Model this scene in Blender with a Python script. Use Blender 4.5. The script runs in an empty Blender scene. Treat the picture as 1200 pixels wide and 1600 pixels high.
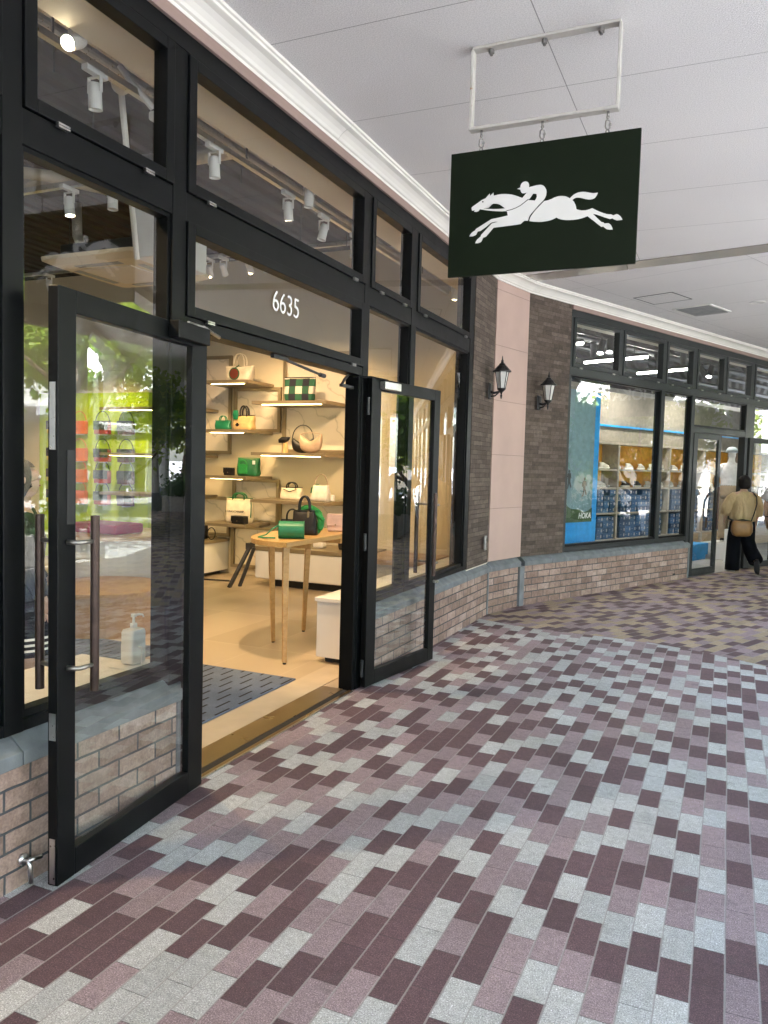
import bpy, bmesh, math, random
from mathutils import Vector, Matrix, Quaternion
from mathutils.geometry import tessellate_polygon
random.seed(7)
R = math.radians
scene = bpy.context.scene
col = scene.collection

# ------------------------------------------------------------------ camera, sky, sun, exposure
cam_d = bpy.data.cameras.new('camera'); cam = bpy.data.objects.new('camera', cam_d); col.objects.link(cam)
YAW, PITCH, ROLL = R(23.707), R(3.511), R(-1.536)
fwd = Vector((-math.sin(YAW)*math.cos(PITCH), math.cos(YAW)*math.cos(PITCH), -math.sin(PITCH)))
rgt = Vector((math.cos(YAW), math.sin(YAW), 0)); dwn = fwd.cross(rgt)
r2 = rgt*math.cos(ROLL) + dwn*math.sin(ROLL); d2 = -rgt*math.sin(ROLL) + dwn*math.cos(ROLL)
cam.matrix_world = Matrix(((r2.x, -d2.x, -fwd.x, 0), (r2.y, -d2.y, -fwd.y, 0), (r2.z, -d2.z, -fwd.z, 1.6), (0, 0, 0, 1)))
cam_d.sensor_fit = 'VERTICAL'; cam_d.sensor_height = 36.0; cam_d.lens = 36.0*1220/1600
cam_d.clip_start = 0.05; cam_d.clip_end = 2000
scene.camera = cam

SUN_ELEV, SUN_ROT = R(60), R(225)
world = bpy.data.worlds.new('World'); scene.world = world; world.use_nodes = True
wn = world.node_tree; bg = wn.nodes['Background']
sky = wn.nodes.new('ShaderNodeTexSky'); sky.sky_type = 'NISHITA'; sky.sun_disc = False
sky.sun_elevation = SUN_ELEV; sky.sun_rotation = SUN_ROT; sky.air_density = 1.0; sky.dust_density = 2.0
wn.links.new(sky.outputs[0], bg.inputs[0]); bg.inputs[1].default_value = 0.15
sd = bpy.data.lights.new('sun', 'SUN'); sun = bpy.data.objects.new('sun', sd); col.objects.link(sun)
sd.energy = 5.0; sd.angle = R(0.5); sd.color = (1.0, 0.965, 0.91)
sv = Vector((math.sin(SUN_ROT)*math.cos(SUN_ELEV), math.cos(SUN_ROT)*math.cos(SUN_ELEV), math.sin(SUN_ELEV)))
sun.rotation_euler = sv.to_track_quat('Z', 'Y').to_euler(); sun.location = (0, 0, 30)
scene.view_settings.view_transform = 'Standard'; scene.view_settings.look = 'None'
scene.view_settings.gamma = 1.0; scene.view_settings.exposure = 3.5
cy = scene.cycles
cy.max_bounces = 10; cy.diffuse_bounces = 5; cy.glossy_bounces = 5; cy.transparent_max_bounces = 24
cy.caustics_reflective = False; cy.caustics_refractive = False
cy.sample_clamp_indirect = 6.0; cy.use_denoising = True

# ------------------------------------------------------------------ node helpers and materials
class NT:
    def __init__(s, name):
        s.m = bpy.data.materials.new(name); s.m.use_nodes = True; s.t = s.m.node_tree
        s.b = s.t.nodes['Principled BSDF']; s.out = s.t.nodes['Material Output']
    def put(s, sock, v):
        if v is None: return
        if isinstance(v, bpy.types.NodeSocket): s.t.links.new(v, sock)
        else:
            if isinstance(v, tuple) and len(v) == 3 and sock.type == 'RGBA': v = (*v, 1)
            sock.default_value = v
    def n(s, typ, ins=None, **props):
        n = s.t.nodes.new('ShaderNode'+typ)
        for k, v in props.items(): setattr(n, k, v)
        for k, v in (ins or {}).items(): s.put(n.inputs[k], v)
        return n
    def M(s, op, a, b=None, c=None):
        n = s.n('Math', operation=op)
        for i, v in enumerate((a, b, c)): s.put(n.inputs[i], v)
        return n.outputs[0]
    def mix(s, f, a, b, blend='MIX'):
        n = s.n('Mix', data_type='RGBA', blend_type=blend)
        s.put(n.inputs[0], f); s.put(n.inputs[6], a); s.put(n.inputs[7], b)
        return n.outputs[2]
    def ramp(s, f, stops, const=False):
        n = s.n('ValToRGB'); cr = n.color_ramp
        if const: cr.interpolation = 'CONSTANT'
        while len(cr.elements) < len(stops): cr.elements.new(0.5)
        for e, (p, c) in zip(cr.elements, stops):
            e.position = p; e.color = (*c, 1) if len(c) == 3 else c
        s.put(n.inputs[0], f); return n.outputs[0]
    def noise(s, scale, vec=None, detail=3, rough=0.5):
        n = s.n('TexNoise', {'Scale': scale, 'Detail': detail, 'Roughness': rough})
        if vec is not None: s.put(n.inputs['Vector'], vec)
        return n.outputs[0]
    def obj(s): return s.n('TexCoord').outputs['Object']
    def pos(s): return s.n('NewGeometry').outputs['Position']
    def bump(s, h, dist, strength=1.0):
        n = s.n('Bump', {'Height': h, 'Distance': dist, 'Strength': strength}); s.put(s.b.inputs['Normal'], n.outputs[0])
    def set(s, **k):
        for a, v in k.items(): s.put(s.b.inputs[a.replace('_', ' ')], v)
        return s

def plain(name, c, rough=0.5, metal=0.0, var=0.12, scale=6.0, bump=0.0, bscale=150.0, coat=0.0, spec=0.5):
    t = NT(name); o = t.obj()
    f = t.noise(scale, o, 4)
    lo = tuple(x*(1-var) for x in c); hi = tuple(min(1, x*(1+var)) for x in c)
    t.set(Base_Color=t.ramp(f, [(0.3, lo), (0.7, hi)]), Metallic=metal)
    t.put(t.b.inputs['Roughness'], t.M('MULTIPLY_ADD', t.noise(scale*2.3, o, 2), 0.16, rough-0.08))
    t.b.inputs['Specular IOR Level'].default_value = spec
    if coat: t.set(Coat_Weight=coat, Coat_Roughness=0.1)
    if bump: t.bump(t.noise(bscale, o, 2), bump)
    return t.m

def emit(name, c, s):
    t = NT(name); t.set(Base_Color=(0.8, 0.8, 0.8), Emission_Color=c, Emission_Strength=s); return t.m

def glass(name, tint=(0.96, 0.975, 0.97), ior=1.75):
    t = NT(name); t.t.nodes.remove(t.b)
    fr = t.n('Fresnel', {'IOR': ior}).outputs[0]
    back = t.n('NewGeometry').outputs['Backfacing']
    f = t.M('MULTIPLY', fr, t.M('SUBTRACT', 1.0, back))
    tr = t.n('BsdfTransparent', {'Color': tint}).outputs[0]
    gl = t.n('BsdfGlossy', {'Color': (1, 1, 1), 'Roughness': 0.0}).outputs[0]
    mx = t.n('MixShader'); t.put(mx.inputs[0], f); t.put(mx.inputs[1], tr); t.put(mx.inputs[2], gl)
    t.t.links.new(mx.outputs[0], t.out.inputs[0]); return t.m

WANG = R(23.68)
def paver(name, ang, x0, y0, cols):
    t = NT(name); p = t.pos()
    if ang: p = t.n('VectorRotate', {'Vector': p, 'Angle': ang}, rotation_type='Z_AXIS').outputs[0]
    xyz = t.n('SeparateXYZ', {0: p})
    wob = t.M('MULTIPLY', t.M('SUBTRACT', t.noise(1.3, p, 1), 0.5), 0.012)
    u = t.M('DIVIDE', t.M('ADD', t.M('SUBTRACT', xyz.outputs[0], x0), wob), 0.0985); i = t.M('FLOOR', u); fu = t.M('FRACT', u)
    par = t.M('FLOORED_MODULO', i, 2.0)
    jit = t.M('MULTIPLY', t.n('TexWhiteNoise', {'W': i}, noise_dimensions='1D').outputs[0], 0.06)
    v = t.M('ADD', t.M('ADD', t.M('DIVIDE', t.M('SUBTRACT', xyz.outputs[1], y0), 0.2), t.M('MULTIPLY', par, 0.5)), jit)
    j = t.M('FLOOR', v); fv = t.M('FRACT', v)
    cv = t.n('CombineXYZ', {0: i, 1: j, 2: 3.0}).outputs[0]
    wn_ = t.n('TexWhiteNoise', {'Vector': cv}, noise_dimensions='3D')
    ri = t.n('TexWhiteNoise', {'W': t.M('ADD', i, 0.37)}, noise_dimensions='1D').outputs[0]
    pick = t.M('FRACT', t.M('ADD', t.M('ADD', t.M('MULTIPLY', j, 0.39), ri), t.M('MULTIPLY', wn_.outputs[0], 0.44)))
    base = t.ramp(pick, cols, True)
    cv2 = t.n('CombineXYZ', {0: i, 1: j, 2: 9.0}).outputs[0]
    r2_ = t.n('TexWhiteNoise', {'Vector': cv2}, noise_dimensions='3D').outputs[0]
    base = t.mix(1.0, base, t.ramp(r2_, [(0, (0.88, 0.88, 0.89)), (1, (1.1, 1.08, 1.08))]), 'MULTIPLY')
    sp = t.noise(210, p, 3, 0.8)
    base = t.mix(1.0, base, t.ramp(sp, [(0.34, (0.4, 0.4, 0.41)), (0.45, (0.86, 0.86, 0.86)), (0.57, (1.12, 1.12, 1.12)), (0.66, (2.1, 2.1, 2.15))]), 'MULTIPLY')
    mot = t.noise(38, p, 3, 0.65)
    base = t.mix(1.0, base, t.ramp(mot, [(0.3, (0.84, 0.84, 0.84)), (0.7, (1.14, 1.14, 1.14))]), 'MULTIPLY')
    dirt = t.noise(1.6, p, 5, 0.6)
    base = t.mix(1.0, base, t.ramp(dirt, [(0.3, (0.84, 0.83, 0.82)), (0.65, (1.05, 1.05, 1.06))]), 'MULTIPLY')
    st = t.noise(5.0, p, 4, 0.7)
    base = t.mix(t.ramp(st, [(0.6, (0, 0, 0)), (0.74, (0.42, 0.42, 0.42))]), base, (0.10, 0.095, 0.095))
    eu = t.M('ABSOLUTE', t.M('SUBTRACT', fu, 0.5)); ev = t.M('ABSOLUTE', t.M('SUBTRACT', fv, 0.5))
    en = t.M('MULTIPLY', t.M('SUBTRACT', t.noise(70, p, 3, 0.7), 0.5), 0.05)
    ju = t.M('GREATER_THAN', t.M('ADD', eu, en), 0.478); jv = t.M('GREATER_THAN', t.M('ADD', ev, t.M('MULTIPLY', en, 0.5)), 0.4915)
    # arris: one side of every row joint is a chipped pale edge, the joint itself sandy grey
    ja = t.M('GREATER_THAN', t.M('SUBTRACT', fu, t.M('MULTIPLY', en, 0.6)), 0.955)
    base = t.mix(t.M('MULTIPLY', ja, 0.45), base, (0.5, 0.48, 0.47))
    base = t.mix(t.M('MULTIPLY', jv, 0.6), base, (0.06, 0.052, 0.055))
    base = t.mix(t.M('MULTIPLY', ju, 0.7), base, (0.30, 0.28, 0.28))
    t.set(Base_Color=base, Roughness=t.M('MULTIPLY_ADD', sp, 0.25, 0.6))
    t.b.inputs['Specular IOR Level'].default_value = 0.35
    jm = t.M('MAXIMUM', ju, jv)
    h = t.M('SUBTRACT', t.M('MULTIPLY', sp, 0.5), t.M('MULTIPLY', jm, 1.2))
    h = t.M('ADD', h, t.M('MULTIPLY', r2_, 0.5))
    t.bump(h, 0.0022, 0.8)
    return t.m

def bricks(name, w, h, mortar, offset, cols, mcol, bump, blotch, squash=1.0, roughn=0.8, zoff=0.0, grain=90):
    t = NT(name); o = t.n('SeparateXYZ', {0: t.obj()})
    oc = t.obj(); wob = t.M('MULTIPLY', t.M('SUBTRACT', t.noise(14, oc, 2), 0.5), mortar*1.1)
    vec = t.n('CombineXYZ', {0: t.M('ADD', o.outputs[0], wob), 1: t.M('ADD', t.M('ADD', o.outputs[2], zoff), wob), 2: 0.0}).outputs[0]
    br = t.n('TexBrick', {'Vector': vec, 'Color1': (0, 0, 0), 'Color2': (1, 1, 1), 'Mortar': (0.5, 0.5, 0.5), 'Scale': 1.0,
                          'Mortar Size': mortar, 'Mortar Smooth': 0.15, 'Bias': 0.0, 'Brick Width': w, 'Row Height': h},
             offset=offset, offset_frequency=2, squash=squash, squash_frequency=3)
    n1 = t.noise(7.0, oc, 4, 0.6); nb = t.noise(grain, oc, 3, 0.6)
    f = t.M('ADD', t.M('MULTIPLY', t.n('RGBToBW', {0: br.outputs[0]}).outputs[0], 1.0-blotch), t.M('MULTIPLY', n1, blotch))
    c = t.ramp(f, cols)
    c = t.mix(1.0, c, t.ramp(nb, [(0.3, (0.78, 0.78, 0.78)), (0.7, (1.15, 1.15, 1.15))]), 'MULTIPLY')
    n3 = t.noise(22, oc, 4, 0.7)
    c = t.mix(1.0, c, t.ramp(n3, [(0.3, (0.72, 0.70, 0.68)), (0.68, (1.16, 1.15, 1.14))]), 'MULTIPLY')
    c = t.mix(br.outputs[1], c, mcol)
    t.set(Base_Color=c, Roughness=roughn)
    hgt = t.M('ADD', t.M('SUBTRACT', t.M('MULTIPLY', f, 0.6), t.M('MULTIPLY', br.outputs[1], 1.0)), t.M('MULTIPLY', nb, 0.25))
    t.bump(hgt, bump, 0.9)
    return t.m

def ceil_mat(name, ang, sx, px, sy, py, wd=0.0025):
    t = NT(name); p = t.pos()
    if ang: p = t.n('VectorRotate', {'Vector': p, 'Angle': ang}, rotation_type='Z_AXIS').outputs[0]
    xyz = t.n('SeparateXYZ', {0: p})
    def seam(ax, sp, ph):
        m = t.M('FLOORED_MODULO', t.M('ADD', t.M('SUBTRACT', xyz.outputs[ax], ph), sp/2), sp)
        return t.M('LESS_THAN', t.M('ABSOLUTE', t.M('SUBTRACT', m, sp/2)), wd)
    s = t.M('MAXIMUM', seam(0, sx, px), seam(1, sy, py))
    n1 = t.noise(150, p, 3, 0.6); n2 = t.noise(0.9, p, 4)
    c = t.ramp(n2, [(0.3, (0.78, 0.765, 0.765)), (0.7, (0.83, 0.815, 0.81))])
    c = t.mix(1.0, c, t.ramp(n1, [(0.36, (0.82, 0.82, 0.82)), (0.6, (1.04, 1.04, 1.04))]), 'MULTIPLY')
    c = t.mix(t.M('MULTIPLY', s, 0.75), c, (0.2, 0.19, 0.19))
    t.set(Base_Color=c, Roughness=0.85)
    t.bump(t.M('SUBTRACT', n1, t.M('MULTIPLY', s, 1.0)), 0.004, 1.0)
    return t.m

def wood(name, c1, c2, rough=0.4, sc=(3, 40, 40)):
    t = NT(name)
    mp = t.n('Mapping', {'Vector': t.obj(), 'Scale': sc}).outputs[0]
    f = t.noise(1.0, mp, 5, 0.65)
    t.set(Base_Color=t.ramp(f, [(0.3, c1), (0.7, c2)]), Roughness=rough); t.bump(f, 0.0006, 0.5)
    return t.m

def marble(name):
    t = NT(name); o = t.obj()
    w = t.n('TexWave', {'Vector': o, 'Scale': 1.6, 'Distortion': 9.0, 'Detail': 4.0, 'Detail Scale': 1.2}, wave_type='BANDS', bands_direction='DIAGONAL').outputs[0]
    c = t.ramp(w, [(0.0, (0.54, 0.48, 0.38)), (0.02, (0.66, 0.59, 0.47)), (0.06, (0.71, 0.63, 0.51)), (1.0, (0.72, 0.64, 0.52))])
    t.set(Base_Color=c, Roughness=0.18); return t.m

def floor_mat(name, c1, c2, tx, ty):
    t = NT(name); p = t.pos(); xyz = t.n('SeparateXYZ', {0: p})
    u = t.M('DIVIDE', xyz.outputs[0], tx); v = t.M('DIVIDE', t.M('ADD', xyz.outputs[1], 0.37), ty)
    cv = t.n('CombineXYZ', {0: t.M('FLOOR', u), 1: t.M('FLOOR', v), 2: 0.0}).outputs[0]
    r = t.n('TexWhiteNoise', {'Vector': cv}, noise_dimensions='3D').outputs[0]
    n1 = t.noise(2.2, p, 5, 0.6)
    c = t.ramp(t.M('ADD', t.M('MULTIPLY', r, 0.4), t.M('MULTIPLY', n1, 0.6)), [(0.25, c1), (0.75, c2)])
    def e(x): return t.M('GREATER_THAN', t.M('ABSOLUTE', t.M('SUBTRACT', t.M('FRACT', x), 0.5)), 0.4965)
    c = t.mix(t.M('MULTIPLY', t.M('MAXIMUM', e(u), e(v)), 0.5), c, (0.62, 0.56, 0.48))
    t.set(Base_Color=c, Roughness=t.M('MULTIPLY_ADD', n1, 0.15, 0.28)); return t.m

def panelled(name, c, z0, step):
    t = NT(name); xyz = t.n('SeparateXYZ', {0: t.obj()})
    m = t.M('FLOORED_MODULO', t.M('SUBTRACT', xyz.outputs[2], z0), step)
    s = t.M('LESS_THAN', m, 0.006); n1 = t.noise(2.5, t.obj(), 5); n2 = t.noise(160, t.obj(), 2)
    cc = t.ramp(n1, [(0.3, tuple(x*0.93 for x in c)), (0.7, tuple(x*1.05 for x in c))])
    t.set(Base_Color=t.mix(t.M('MULTIPLY', s, 0.55), cc, (0.16, 0.12, 0.11)), Roughness=0.7)
    t.bump(t.M('SUBTRACT', t.M('MULTIPLY', n2, 0.2), s), 0.003, 0.8); return t.m

def checked(name):
    t = NT(name); o = t.n('SeparateXYZ', {0: t.obj()})
    def st(ax, k, ph): return t.M('GREATER_THAN', t.M('FRACT', t.M('ADD', t.M('DIVIDE', o.outputs[ax], k), ph)), 0.5)
    a, b = st(0, 0.19, 0.2), st(2, 0.19, 0.45)
    c = t.mix(a, (0.52, 0.47, 0.40), (0.016, 0.075, 0.042)); d = t.mix(a, (0.014, 0.085, 0.045), (0.007, 0.008, 0.018))
    t.set(Base_Color=t.mix(b, c, d), Roughness=0.8); t.bump(t.noise(300, None, 2), 0.001); return t.m

def mat_weave(name):
    t = NT(name); p = t.pos(); xyz = t.n('SeparateXYZ', {0: p})
    u = t.M('DIVIDE', xyz.outputs[0], 0.085); i = t.M('FLOOR', u)
    v = t.M('ADD', t.M('DIVIDE', xyz.outputs[1], 0.26), t.M('MULTIPLY', t.M('FLOORED_MODULO', i, 2.0), 0.5))
    d = t.M('MULTIPLY', t.M('LESS_THAN', t.M('ABSOLUTE', t.M('SUBTRACT', t.M('FRACT', u), 0.5)), 0.1),
            t.M('LESS_THAN', t.M('ABSOLUTE', t.M('SUBTRACT', t.M('FRACT', v), 0.5)), 0.3))
    n1 = t.noise(260, p, 3, 0.7); n2 = t.noise(4, p, 4)
    c = t.ramp(t.M('ADD', t.M('MULTIPLY', n1, 0.7), t.M('MULTIPLY', n2, 0.3)), [(0.35, (0.06, 0.085, 0.14)), (0.65, (0.17, 0.215, 0.31))])
    t.set(Base_Color=t.mix(d, c, (0.012, 0.014, 0.02)), Roughness=0.95)
    t.bump(t.M('SUBTRACT', n1, d), 0.004); return t.m

def leaf_mat(name, a, b):
    t = NT(name); f = t.noise(2.0, t.pos(), 3)
    r = t.n('ObjectInfo').outputs['Random']
    t.set(Base_Color=t.ramp(f, [(0.3, a), (0.7, b)]), Roughness=0.5)
    t.b.inputs['Subsurface Weight'].default_value = 0.0
    tr = t.n('BsdfTranslucent', {'Color': (b[0]*1.6, b[1]*1.6, b[2]*1.2, 1)})
    mx = t.n('MixShader', {0: 0.3}); t.put(mx.inputs[1], t.b.outputs[0]); t.put(mx.inputs[2], tr.outputs[0])
    t.t.links.new(mx.outputs[0], t.out.inputs[0]); return t.m

def foil(name):
    t = NT(name); v = t.n('TexVoronoi', {'Scale': 9.0, 'Vector': t.obj()}).outputs[0]; n = t.noise(16, t.obj(), 4, 0.7)
    t.set(Base_Color=(0.62, 0.57, 0.5), Metallic=0.9, Roughness=0.32); t.bump(t.M('ADD', v, n), 0.03, 1.0); return t.m

def deck(name):
    t = NT(name); xyz = t.n('SeparateXYZ', {0: t.pos()})
    w = t.M('SINE', t.M('MULTIPLY', xyz.outputs[0], 30.0)); n1 = t.noise(3, t.pos(), 4)
    c = t.ramp(n1, [(0.3, (0.022, 0.012, 0.009)), (0.7, (0.045, 0.025, 0.018))])
    t.set(Base_Color=c, Roughness=0.85); t.bump(w, 0.03); return t.m

MT = {}
MT['frame'] = plain('black_powder_coat', (0.0022, 0.0029, 0.0034), 0.4, 0.0, 0.2, 5, 0.0004, 400, spec=0.2)
MT['frame2'] = plain('dark_grey_powder_coat', (0.022, 0.026, 0.027), 0.35, 0.0, 0.12, 5, 0.0003, 400, spec=0.35)
MT['glass'] = glass('window_glass', ior=1.9); MT['glass_b'] = glass('door_glass', (0.965, 0.98, 0.975), 2.15)
MT['steel'] = plain('satin_steel', (0.55, 0.54, 0.52), 0.3, 1.0, 0.08, 30)
MT['satin'] = plain('satin_nickel', (0.36, 0.34, 0.31), 0.42, 0.9, 0.08, 30)
MT['bronze'] = plain('brown_bronze', (0.055, 0.035, 0.028), 0.38, 0.6, 0.25, 20)
MT['brass'] = plain('bronze_floor_plate', (0.24, 0.17, 0.09), 0.3, 0.8, 0.04, 3)
MT['paver'] = paver('mauve_pavers', 0, -2.0, -0.03, [(0, (0.50, 0.51, 0.51)), (0.335, (0.325, 0.25, 0.27)), (0.635, (0.138, 0.085, 0.096))])
MT['paver_tan'] = paver('tan_pavers', WANG, 0.0, 0.07, [(0, (0.40, 0.31, 0.215)), (0.36, (0.32, 0.24, 0.26)), (0.66, (0.125, 0.075, 0.085))])
MT['plinth'] = bricks('flashed_brick', 0.232, 0.0785, 0.0055, 0.5, [(0.1, (0.15, 0.10, 0.08)), (0.38, (0.27, 0.185, 0.15)), (0.6, (0.385, 0.28, 0.235)), (0.85, (0.54, 0.425, 0.375))], (0.065, 0.068, 0.073), 0.006, 0.62, zoff=0.006)
MT['cap'] = plain('blue_grey_precast', (0.165, 0.18, 0.192), 0.8, 0, 0.22, 9, 0.0012, 180)
MT['brown'] = bricks('brown_stacked_stone', 0.17, 0.0465, 0.0016, 0.37, [(0.15, (0.068, 0.05, 0.04)), (0.5, (0.10, 0.076, 0.061)), (0.85, (0.145, 0.113, 0.092))], (0.036, 0.028, 0.023), 0.012, 0.35, 1.7, 0.85)
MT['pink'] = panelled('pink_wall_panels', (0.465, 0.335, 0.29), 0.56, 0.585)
MT['pink_shaded'] = plain('pink_fascia_shaded', (0.29, 0.205, 0.18), 0.7, 0, 0.06, 3)  # pilaster pink darkened: shade under the cornice put into the colour
MT['cornice'] = plain('white_moulding', (0.78, 0.76, 0.71), 0.45, 0, 0.04, 3)
MT['ceil1'] = ceil_mat('stippled_ceiling_board', 0, 1.82, -0.91, 0.935, 3.452)
MT['ceil2'] = ceil_mat('stippled_ceiling_board_far', WANG, 1.82, 0.35, 0.935, 0.3)
MT['metal_soffit'] = plain('polished_joint_cover', (0.70, 0.66, 0.60), 0.22, 0.55, 0.12, 1.2, 0.004, 5)
MT['signgreen'] = plain('dark_green_sign_enamel', (0.0055, 0.0105, 0.0040), 0.5, 0, 0.1, 3, spec=0.12)
MT['white'] = plain('white_paint', (0.74, 0.73, 0.70), 0.45, 0, 0.05, 4)
MT['whitem'] = plain('matt_white_laminate', (0.72, 0.71, 0.68), 0.55, 0, 0.04, 3)
MT['emblem'] = plain('white_vinyl', (0.76, 0.755, 0.74), 0.5, 0, 0.04, 5)
MT['bracket'] = bracket_m = None
t = NT('cream_bracket_paint'); nz = t.noise(26, t.obj(), 5, 0.7)
t.set(Base_Color=t.ramp(nz, [(0.28, (0.30, 0.17, 0.07)), (0.36, (0.46, 0.44, 0.40)), (0.8, (0.54, 0.525, 0.50))]), Roughness=0.5); MT['bracket'] = t.m
MT['chain'] = plain('galvanised_link', (0.33, 0.32, 0.31), 0.35, 1.0, 0.2, 40)
MT['lantern'] = plain('black_cast_iron', (0.014, 0.014, 0.016), 0.45, 0.2, 0.2, 30, 0.0008, 200)
MT['frost'] = plain('frosted_lantern_glass', (0.52, 0.52, 0.5), 0.4, 0, 0.06, 10)
MT['cream'] = plain('cream_wall_paint', (0.68, 0.585, 0.41), 0.7, 0, 0.04, 1.5)
MT['creamw'] = plain('warm_white_wall', (0.70, 0.65, 0.55), 0.7, 0, 0.04, 1.5)
MT['deck'] = deck('dark_roof_deck'); MT['foil'] = foil('insulation_foil')
MT['floor'] = floor_mat('beige_floor_tile', (0.36, 0.285, 0.20), (0.46, 0.375, 0.28), 0.6, 1.2)
MT['floor2'] = floor_mat('grey_floor_tile', (0.30, 0.29, 0.27), (0.38, 0.37, 0.34), 0.6, 0.6)
MT['stone'] = plain('threshold_stone', (0.50, 0.42, 0.32), 0.4, 0, 0.08, 5)
MT['mat'] = mat_weave('entrance_mat'); MT['marble'] = marble('veined_marble')
MT['bronze_shelf'] = plain('champagne_metal', (0.33, 0.265, 0.17), 0.4, 0.55, 0.08, 6)
MT['oak'] = wood('light_oak', (0.42, 0.25, 0.09), (0.58, 0.37, 0.15), 0.35, (30, 3, 30))
MT['oakd'] = wood('bench_oak', (0.33, 0.19, 0.08), (0.46, 0.29, 0.13), 0.4)
MT['led'] = emit('warm_led', (1.0, 0.72, 0.26), 6.0)
MT['lens'] = emit('lit_spot_lens', (1.0, 0.86, 0.62), 9.0)
MT['tube_w'] = emit('white_led_tube', (1.0, 0.97, 0.9), 8.0)
MT['lime'] = plain('lime_panel', (0.42, 0.62, 0.02), 0.4, 0, 0.05, 2)
MT['magenta'] = plain('magenta_cloth', (0.42, 0.03, 0.14), 0.7, 0, 0.1, 9)
def C(name, c, rough=0.5, **k):
    MT[name] = plain(name, c, rough, 0, 0.14, 12, 0.0006, 220, **k)
C('black_leather', (0.006, 0.0055, 0.006), 0.42); C('cream_canvas', (0.68, 0.60, 0.46), 0.8); C('tan_leather', (0.30, 0.15, 0.06))
C('green_leather', (0.008, 0.17, 0.08), 0.45); C('bright_green', (0.008, 0.20, 0.04), 0.7); C('straw', (0.60, 0.40, 0.17), 0.85)
C('sand_leather', (0.46, 0.33, 0.23), 0.5); C('white_leather', (0.72, 0.68, 0.62), 0.45); C('pale_pink', (0.58, 0.42, 0.38), 0.45)
C('deep_green', (0.012, 0.13, 0.05), 0.5); C('orange_leather', (0.75, 0.17, 0.01), 0.45); C('red_leather', (0.33, 0.015, 0.02), 0.4); C('plum_leather', (0.10, 0.012, 0.02), 0.4)
C('yellow_leather', (0.72, 0.62, 0.02), 0.45); C('charcoal_leather', (0.009, 0.0085, 0.010), 0.5, spec=0.3); C('brown_charm', (0.16, 0.035, 0.02), 0.5)
MT['plaid'] = checked('green_navy_check')
C('skin', (0.50, 0.31, 0.22), 0.5); C('hair', (0.006, 0.004, 0.0035), 0.6, spec=0.25); C('beige_cotton', (0.50, 0.37, 0.20), 0.85); C('navy_black', (0.004, 0.0045, 0.007), 0.9, spec=0.15)
C('tan_bag', (0.22, 0.115, 0.035), 0.5); C('white_cotton', (0.74, 0.74, 0.75), 0.85); C('mannequin_white', (0.74, 0.73, 0.71), 0.4); C('khaki', (0.36, 0.28, 0.19), 0.85)
C('shoe_white', (0.6, 0.57, 0.5), 0.7); C('sole_black', (0.02, 0.02, 0.02), 0.7); C('pale_blue_cap', (0.5, 0.58, 0.62), 0.8)
C('poster_blue', (0.015, 0.30, 0.72), 0.4); C('orange_back', (0.85, 0.40, 0.055), 0.6); C('box_blue', (0.02, 0.09, 0.22), 0.55); C('box_tag', (0.42, 0.40, 0.40), 0.6)
t = NT('shoe_box_card'); rnd_ = t.n('ObjectInfo').outputs['Random']
t.set(Base_Color=t.ramp(rnd_, [(0.0, (0.010, 0.045, 0.11)), (0.5, (0.02, 0.085, 0.2)), (1.0, (0.045, 0.14, 0.30))]), Roughness=0.55); MT['box_blue'] = t.m
t = NT('beige_cotton_folds'); nf = t.noise(9, t.n('Mapping', {'Vector': t.obj(), 'Scale': (1.6, 1.6, 0.5)}).outputs[0], 4, 0.55)
t.set(Base_Color=t.ramp(nf, [(0.3, (0.44, 0.325, 0.175)), (0.7, (0.54, 0.40, 0.22))]), Roughness=0.9); t.bump(nf, 0.05, 1.0); MT['beige_cotton'] = t.m
C('shelf_white', (0.36, 0.32, 0.26), 0.5); C('poster_sky', (0.17, 0.27, 0.31), 0.4); C('poster_green', (0.05, 0.09, 0.035), 0.6); C('dark_metal', (0.03, 0.03, 0.032), 0.4)
C('shoe_dark', (0.03, 0.03, 0.035), 0.6); C('partition', (0.26, 0.235, 0.195), 0.8); C('concrete', (0.42, 0.41, 0.39), 0.8); C('render_white', (0.68, 0.67, 0.63), 0.8); C('blue_sheet', (0.04, 0.22, 0.55), 0.5)
C('bark', (0.14, 0.10, 0.07), 0.9); C('column_paint', (0.60, 0.60, 0.60), 0.6); C('column_base', (0.17, 0.2, 0.22), 0.7); C('plaza', (0.40, 0.40, 0.41), 0.85)
C('grey_paint', (0.30, 0.31, 0.31), 0.5)
MT['leaf1'] = leaf_mat('yellow_green_leaf', (0.17, 0.27, 0.018), (0.32, 0.43, 0.04)); MT['leaf2'] = leaf_mat('green_leaf', (0.07, 0.15, 0.02), (0.15, 0.27, 0.04))
MT['leaf3'] = leaf_mat('dark_leaf', (0.02, 0.06, 0.02), (0.05, 0.11, 0.03))

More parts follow.
